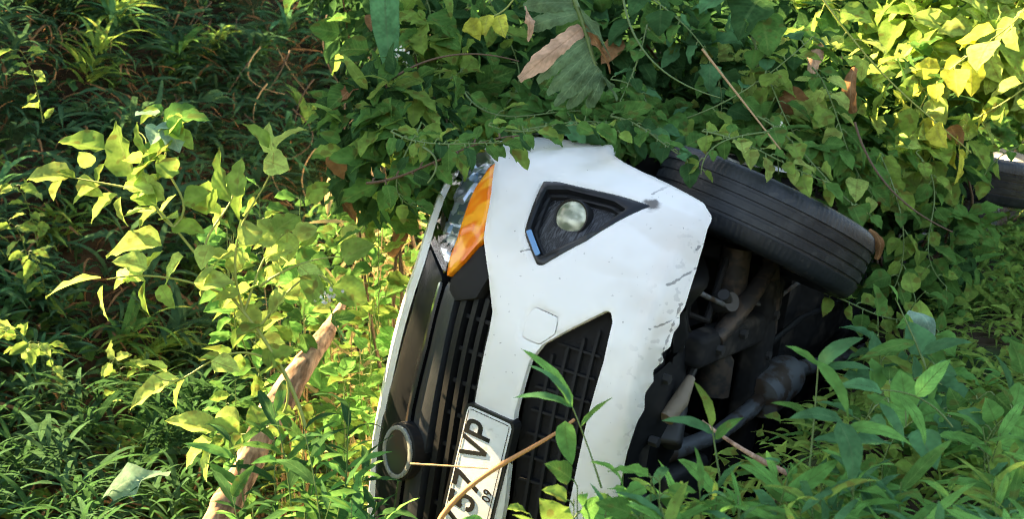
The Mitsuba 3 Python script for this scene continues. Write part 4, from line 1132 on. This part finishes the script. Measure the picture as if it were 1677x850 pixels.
ul = thing('upright_leaf', 'tall bluish strap leaf standing upright at the top, left of the yellow leaves', 'leaf')
def ribbon(pts, widths, bsdf, n=16, nw=6, cup=.12, side=(1, 0, 0), ragged=0.0, seed=0):
    """A broad leaf or strip along a curve, cupped, with a wavering edge."""
    p = spline(pts, n)
    w = np.interp(np.linspace(0, 1, n), np.linspace(0, 1, len(widths)), widths)
    t = unit(np.gradient(p, axis=0))
    s = unit(np.array(side, float) - (t @ np.array(side, float))[:, None] * t)
    nn = np.cross(s, t)
    x = np.linspace(-1, 1, nw + 1)
    r = np.random.default_rng(seed)
    jag = 1 + ragged * r.uniform(-1, 1, (n, 1))
    rows = p[:, None] + s[:, None] * (x * w[:, None] * .5 * jag)[..., None] + nn[:, None] * ((x ** 2 - .3) * w[:, None] * cup + .05 * w[:, None] * np.sin(np.linspace(0, 9, n)[:, None] + x * 3))[..., None]
    m = loft(rows)
    tt, xx = np.meshgrid(np.linspace(0, 1, n), x * .5 + .5, indexing='ij')
    return mikit.ply((m.vertices, m.faces), bsdf, smooth=True, uv=np.stack([tt, xx], -1).reshape(-1, 2))
scene[ul] = ribbon([at(640, 110, 3.75), at(634, 60, 3.73), at(630, 0, 3.72), at(636, -80, 3.72)], [.04, .075, .085, .08], 'leaf_blue')

# the torn banana leaf
ban = thing('banana_leaf', 'torn banana leaf with one dry pinkish strip hanging above the car', 'leaf')
DB = 3.35
B = lambda u, v, dd=0: at(u, v, DB + dd)
part(ban, 'midrib', mikit.ply(rod(spline([B(925, -40), B(945, 10), B(962, 60), B(982, 125), B(992, 140)], 16), np.linspace(.008, .004, 16), 8), 'stem_green', smooth=True))
strips = [((931, -12), (885, -22), (850, -16), 34, 'leaf_banana', None), ((938, 4), (896, 4), (858, 12), 32, 'leaf_banana', None), ((945, 22), (900, 32), (868, 48), 28, 'leaf_banana', None), ((953, 46), (905, 84), (850, 130), 34, 'leaf_pink_dry', 'dry pinkish brown strip of the torn leaf'),
          ((960, 66), (918, 98), (880, 134), 24, 'leaf_banana', None), ((966, 82), (930, 118), (896, 154), 24, 'leaf_banana', None), ((973, 96), (942, 134), (908, 172), 26, 'leaf_banana', None), ((980, 110), (955, 146), (928, 176), 24, 'leaf_banana', None), ((986, 122), (976, 148), (960, 172), 24, 'leaf_banana', None), ((990, 128), (1002, 146), (1008, 162), 26, 'leaf_banana', None),
          ((948, 14), (978, 56), (1004, 104), 22, 'leaf_banana', None), ((956, 40), (982, 78), (998, 118), 20, 'leaf_dry', 'brown edge strip of the torn leaf'), ((862, 12), (868, 40), (864, 66), 16, 'leaf_pink_dry', 'curled brown tip of a torn strip')]
for k, (a, b, c, w, m, lab) in enumerate(strips):
    part(ban, 'leaf_strip', ribbon([B(*a), B(*b, -.02), B(*c, .02 + .03 * (k % 3))], [w * .75 / FPX * DB, w / FPX * DB, w * .95 / FPX * DB, w * .35 / FPX * DB], m, side=(.5, -.2, -1), ragged=.16, seed=k, cup=.10, n=22), lab)
for name, lab, a, b, c, w, m in (('dead_leaf', 'withered brown leaf hanging in the vines at upper right', (1400, 110, 4.05), (1392, 150, 4.0), (1398, 185, 4.02), .05, 'leaf_dry'), ('dead_leaf', 'crumpled dry leaf among the vines above the middle of the front tyre', (1345, 70, 4.1), (1335, 95, 4.05), (1330, 120, 4.05), .05, 'leaf_pink_dry'),
                                 ('dead_leaf', 'dead brown leaf caught beside the bonnet edge below the headlight', (648, 355, 3.75), (655, 385, 3.72), (640, 420, 3.75), .045, 'leaf_dry'), ('dead_leaf', 'dead brown leaf at the outer end of the front tyre', (1425, 375, 3.6), (1440, 395, 3.58), (1436, 425, 3.6), .03, 'leaf_dry'),
                                 ('pale_folded_leaf', 'pale grey-green folded leaf lying in the grass at bottom left', (178, 815, 3.6), (225, 785, 3.55), (272, 778, 3.6), .085, 'leaf_pale'), ('wilted_leaf', 'wilted pale blue-green leaf drooping over the verge right of the car', (1490, 510, 3.2), (1515, 525, 3.16), (1522, 560, 3.18), .055, 'leaf_pale')):
    one(name, ribbon([at(*a), at(*b), at(*c)], [w * .4, w, w * .5], m, n=12, cup=.35, ragged=.12, seed=len(scene)), lab, 'leaf')


# flower heads
for u, v, d, lab in ((665, 92, 3.7, 'cluster of tiny white flowers near the tall upright leaf'), (1272, 215, 3.7, 'cluster of tiny white flowers above the front tyre'), (540, 488, 3.1, 'cluster of tiny white flowers at the top of the log')):
    if lab:
        fl = thing('flower_head', lab, 'flower')
        c = at(u, v, d)
        stem(fl, [c - UP * .12 + np.array([.02, .06, 0]), c - UP * .02], .002, .0015, 'stem_green', n=6)
        fr = [leaf_frame(c + rand3(.012), unit(rand3()), unit(VIEW + rand3(.5)), .010, 1.2) for _ in range(22)]
        part(fl, 'petals', merged_ply('ovate', fr, 'petal_white'), kind='stuff')

# ------------------------------------------------------------------ foreground grasses
FG = ['leaf_grass', 'leaf_blue', 'leaf_grass', 'leaf_mid', 'leaf_light']
def stalk(label, px, leaves, rad=.0022, mats=FG, group=None):
    t = thing('broad_grass', label, 'grass', group)
    stem(t, [at(*q) for q in px], rad, rad * .6, 'stem_green', n=14)
    for u0, v0, u1, v1, d, w, m in leaves:
        a, b = at(u0, v0, d), at(u1, v1, d - .03)
        L = np.linalg.norm(b - a)
        leaf_part(t, 'lance', a, b - a + UP * L * .22, unit(np.array([rng.uniform(-.3, .3), -.55, .8])), L * 1.08, m, w / FPX * d / L / .27)
stalk('grass stalk with narrow light green leaves standing before the lower grille', [(985, 800, 2.45), (962, 730, 2.45), (938, 668, 2.45)],
      [(938, 668, 862, 575, 2.45, 22, 'leaf_grass'), (938, 668, 845, 656, 2.45, 16, 'leaf_blue'), (936, 664, 872, 598, 2.43, 14, 'leaf_blue'), (950, 700, 1000, 660, 2.45, 12, 'leaf_mid'), (925, 690, 928, 760, 2.45, 34, 'leaf_grass')])
stalk('tall grass stalk with four spreading leaves in front of the silencer', [(1322, 800, 2.4), (1332, 700, 2.4), (1340, 598, 2.4)],
      [(1340, 600, 1408, 552, 2.4, 30, 'leaf_blue'), (1340, 598, 1290, 576, 2.4, 20, 'leaf_grass'), (1342, 606, 1430, 612, 2.4, 18, 'leaf_blue'), (1335, 590, 1390, 682, 2.38, 28, 'leaf_grass'), (1332, 690, 1270, 660, 2.4, 18, 'leaf_mid')])
stalk('single upright yellow-green leaf below the engine', [(1180, 790, 2.4), (1172, 740, 2.4), (1166, 698, 2.4)], [(1166, 700, 1146, 630, 2.4, 20, 'leaf_light'), (1168, 710, 1090, 690, 2.4, 22, 'leaf_blue'), (1170, 720, 1215, 690, 2.4, 20, 'leaf_mid')])
stalk('grass stalk with a wide drooping leaf at the lower right centre', [(1395, 830, 2.3), (1390, 740, 2.3), (1380, 690, 2.3)], [(1372, 690, 1408, 790, 2.28, 52, 'leaf_blue'), (1380, 690, 1300, 690, 2.3, 30, 'leaf_blue'), (1385, 700, 1490, 735, 2.3, 26, 'leaf_grass')])
stalk('curved grass stalk standing right of the undercarriage', [(1515, 600, 2.8), (1490, 540, 2.8), (1466, 488, 2.8)], [(1470, 495, 1462, 470, 2.8, 12, 'leaf_grass'), (1500, 560, 1420, 600, 2.8, 26, 'leaf_mid'), (1510, 580, 1590, 560, 2.8, 24, 'leaf_blue')])
stalk('broad bluish leaves at the middle right, over the dead leaf litter', [(1560, 700, 2.5), (1500, 650, 2.5), (1440, 640, 2.5)], [(1445, 642, 1380, 640, 2.5, 30, 'leaf_blue'), (1500, 650, 1560, 600, 2.5, 34, 'leaf_grass'), (1470, 645, 1520, 725, 2.5, 26, 'leaf_grass'), (1440, 660, 1480, 730, 2.48, 24, 'leaf_blue')])
FGW = [(880, 850, 'under the number plate'), (1000, 830, 'under the bumper lip'), (1130, 800, 'below the engine'), (1250, 800, 'below the silencer'), (1250, 880, 'at the bottom edge below the silencer'), (1380, 760, 'below the front tyre'), (1380, 870, 'at the bottom edge below the front tyre'),
       (1500, 720, 'right of the wide drooping leaf'), (1500, 850, 'at the bottom edge, right of the wide drooping leaf'), (1640, 700, 'at the right edge, lower part'), (1640, 840, 'in the bottom right corner')]
spots = []
while len(spots) < 112:
    u, v = rng.uniform(840, 1700), rng.uniform(700, 930)
    lim = np.interp(u, [840, 900, 960, 1100, 1250, 1400, 1500, 1680], [850, 830, 760, 735, 745, 740, 660, 610])
    d = float(np.interp(v, [620, 930], [2.75, 2.0])) + rng.uniform(-.08, .08)
    if v > lim + 20:
        spots.append((u, v, d))
for k, (u, v, d) in enumerate(spots):
    p = at(u, v, d)
    g = float(ground_z(p[0], p[1]))
    hgt = max(p[2] - g, .06)
    sprays(f'broad-bladed green grass plant {place(p, FGW)}', [p[0], p[1], g], rng.integers(6, 10), rng.uniform(.075, .125), 'lance', FG, hgt, (rng.uniform(-.3, .3), rng.uniform(-.2, .2), 0), f'broad-bladed grasses {place(p, FGW)}', arch=.45, width=rng.uniform(.5, .95))
VW = [(1460, 500, 'just under the outer end of the front tyre'), (1470, 600, 'right of the wilted pale leaf'), (1560, 500, 'below the rear wheel'), (1560, 600, 'over the dead leaf litter'), (1660, 500, 'at the right edge below the rear wheel'), (1660, 600, 'at the right edge, halfway down the lower half'), (1580, 680, 'behind the foreground grass at right')]
for k in range(26):
    u, v = rng.uniform(1430, 1700), rng.uniform(470, 700)
    if u > 1560 and v < 610:
        continue
    d = float(np.interp(v, [470, 700], [3.6, 2.7])) + rng.uniform(-.1, .1)
    p = at(u, v, d)
    g = float(ground_z(p[0], p[1]))
    vine(f'broad-leaved weed on the verge {place(p, VW)}', [[p[0], p[1], g], p - np.array([.02, 0, .04]), p + np.array([rng.uniform(-.05, .05), -.03, .02])], 10, .075, 'ovate', ['leaf_mid', 'leaf_grass', 'leaf_blue', 'leaf_light'], f'broad-leaved weeds {place(p, VW)}', 'weed', name='broad_leaved_weed', rad=.0025)
BW = [(810, 800, 'covering the lower end of the number plate'), (810, 880, 'at the bottom edge under the number plate'), (920, 800, 'before the lower grille'), (920, 880, 'at the bottom edge under the lower grille'), (1050, 800, 'before the lower tip of the bumper'), (1050, 880, 'at the bottom edge under the bumper tip')]
for k in range(16):
    u, d = rng.uniform(790, 1120), rng.uniform(2.2, 2.5)
    v = rng.uniform(770 if u > 900 else 845, 905)
    p = at(u, v, d)
    vine(f'small broad-leaved weed {place(p, BW)}', [p - UP * .3, p - UP * .1, p], 9, .06, 'ovate', ['leaf_grass', 'leaf_light', 'leaf_mid'], f'broad-leaved weeds {place(p, BW)}', 'weed', name='broad_leaved_weed', rad=.0022)
# grass clump left of the car
NW = [(440, 760, 'left of the rotten log near its foot'), (520, 640, 'at the middle of the rotten log'), (520, 800, 'right of the foot of the rotten log'), (600, 700, 'between rotten log and badge'), (600, 860, 'at the bottom edge between log and badge'), (690, 880, 'at the bottom edge under the badge')]
for k in range(58):
    u, v = rng.uniform(400, 745), rng.uniform(650, 940)
    if v < np.interp(u, [400, 480, 560, 600, 640, 745], [700, 600, 600, 730, 840, 900]):
        continue
    d = rng.uniform(2.75, 3.15)
    p = at(u, v, d)
    sprays(f'dark narrow-leaved grass plant {place(p, NW)}', p - UP * .25, rng.integers(6, 10), rng.uniform(.10, .15), 'lance', ['leaf_mid', 'leaf_dark', 'leaf_grass'], .25, (rng.uniform(-.3, .3), rng.uniform(-.2, .2), 0), f'narrow-leaved grasses {place(p, NW)}', name='narrow_grass', width=.75, arch=.45)
FOOT = [(40, 680, 'near the left edge at the foot of the bank'), (40, 810, 'in the bottom left corner'), (220, 700, 'behind the pale folded leaf'), (220, 850, 'in front of the pale folded leaf'), (360, 700, 'left of the rotten log'), (360, 840, 'at the lower end of the rotten log')]
for k in range(44):
    u, v = rng.uniform(-40, 420), rng.uniform(640, 940)
    d = float(np.interp(v, [640, 900], [4.3, 3.5])) + rng.uniform(-.1, .2)
    p = at(u, v, d)
    fr = [leaf_frame(p + rand3(.03), unit(np.array([math.cos(a), math.sin(a), rng.uniform(.1, 1.2)])), unit(UP + rand3(.2)), rng.uniform(.10, .22), rng.uniform(.6, 1.2)) for a in rng.uniform(0, 6.28, 18)]
    mat, hue = (('leaf_bank', 'dull green'), ('leaf_dark', 'dark green'), ('leaf_dark', 'dark green'), ('leaf_bank', 'dull green'), ('leaf_dark', 'dark green'))[k % 5]
    one('grass_tuft', merged_ply('blade', fr, mat, coarse=False), f'{hue} grass tuft {place(p, FOOT)}', 'grass', f'{hue} grass tufts {place(p, FOOT)}')

# ------------------------------------------------------------------ trees on the bank, whose crowns shade the hollow
def tree(label, foot, crowns, n, size, mats):
    t = thing('tree', label, 'tree')
    foot = np.array([*foot, float(ground_z(*foot)) - .1])
    mid = np.mean([c[0] for c in crowns], axis=0)
    p = spline([foot, (foot + mid) / 2 + np.array([.1, .1, .2]), mid], 20)
    part(t, 'trunk', mikit.ply(rod(p, np.linspace(.11, .04, 20), 12), 'trunk_bark', smooth=True))
    fr = []
    for c, r, *own in crowns:
        c, r = np.array(c, float), np.array(r, float)
        part(t, 'branch', mikit.ply(rod(spline([p[11], (p[11] + c) / 2 + UP * .15, c], 10), np.linspace(.045, .012, 10), 8), 'trunk_bark', smooth=True))
        for k in range(own[0] if own else n):
            o = unit(rand3())
            q = c + r * o * rng.uniform(.1, 1) ** .5
            if meshkit.noise((q * 2.2)[None], 3)[0] < .22:
                continue
            fr.append(leaf_frame(q, unit(rand3() - UP * .4), unit(UP + rand3(.5)), size * rng.uniform(.7, 1.3), 1.0))
    part(t, 'crown', merged_ply('ovate', fr, mats), kind='stuff')


tree('leaning tree on the bank whose crown hangs over the hollow', (-3.9, 5.6), [((-2.55, 4.45, 3.15), (.60, .55, .42)), ((-2.35, 3.65, 3.15), (.75, .65, .40), 620), ((-1.75, 3.55, 3.2), (.6, .6, .35), 260), ((-2.25, 4.95, 3.3), (.50, .42, .35)), ((-2.0, 4.4, 3.25), (.5, .45, .35)), ((-2.5, 4.75, 3.2), (.45, .45, .3))], 1900, .14, 'leaf_mid')
tree('tree far behind at right', (4.2, 12.5), [((4.2, 12.4, 3.6), (1.7, 1.3, 1.2)), ((5.6, 13.2, 3.0), (1.4, 1.2, 1.2)), ((3.0, 13.5, 2.4), (1.4, 1.1, 1.2))], 1600, .2, 'leaf_light')
for c, r, lab in (((2.9, 9.6, .7), (.9, .6, .6), 'sunlit bush far behind the rear wheel'), ((4.0, 9.0, .8), (.8, .6, .6), 'bush far off at the right edge of the view'), ((1.6, 8.8, 1.0), (.7, .5, .6), 'bush far behind the yellow vines')):
    bush(lab, c, r, 900, 40, .12, 'ovate', ['leaf_light', 'leaf_mid'], inner='leaf_mid')
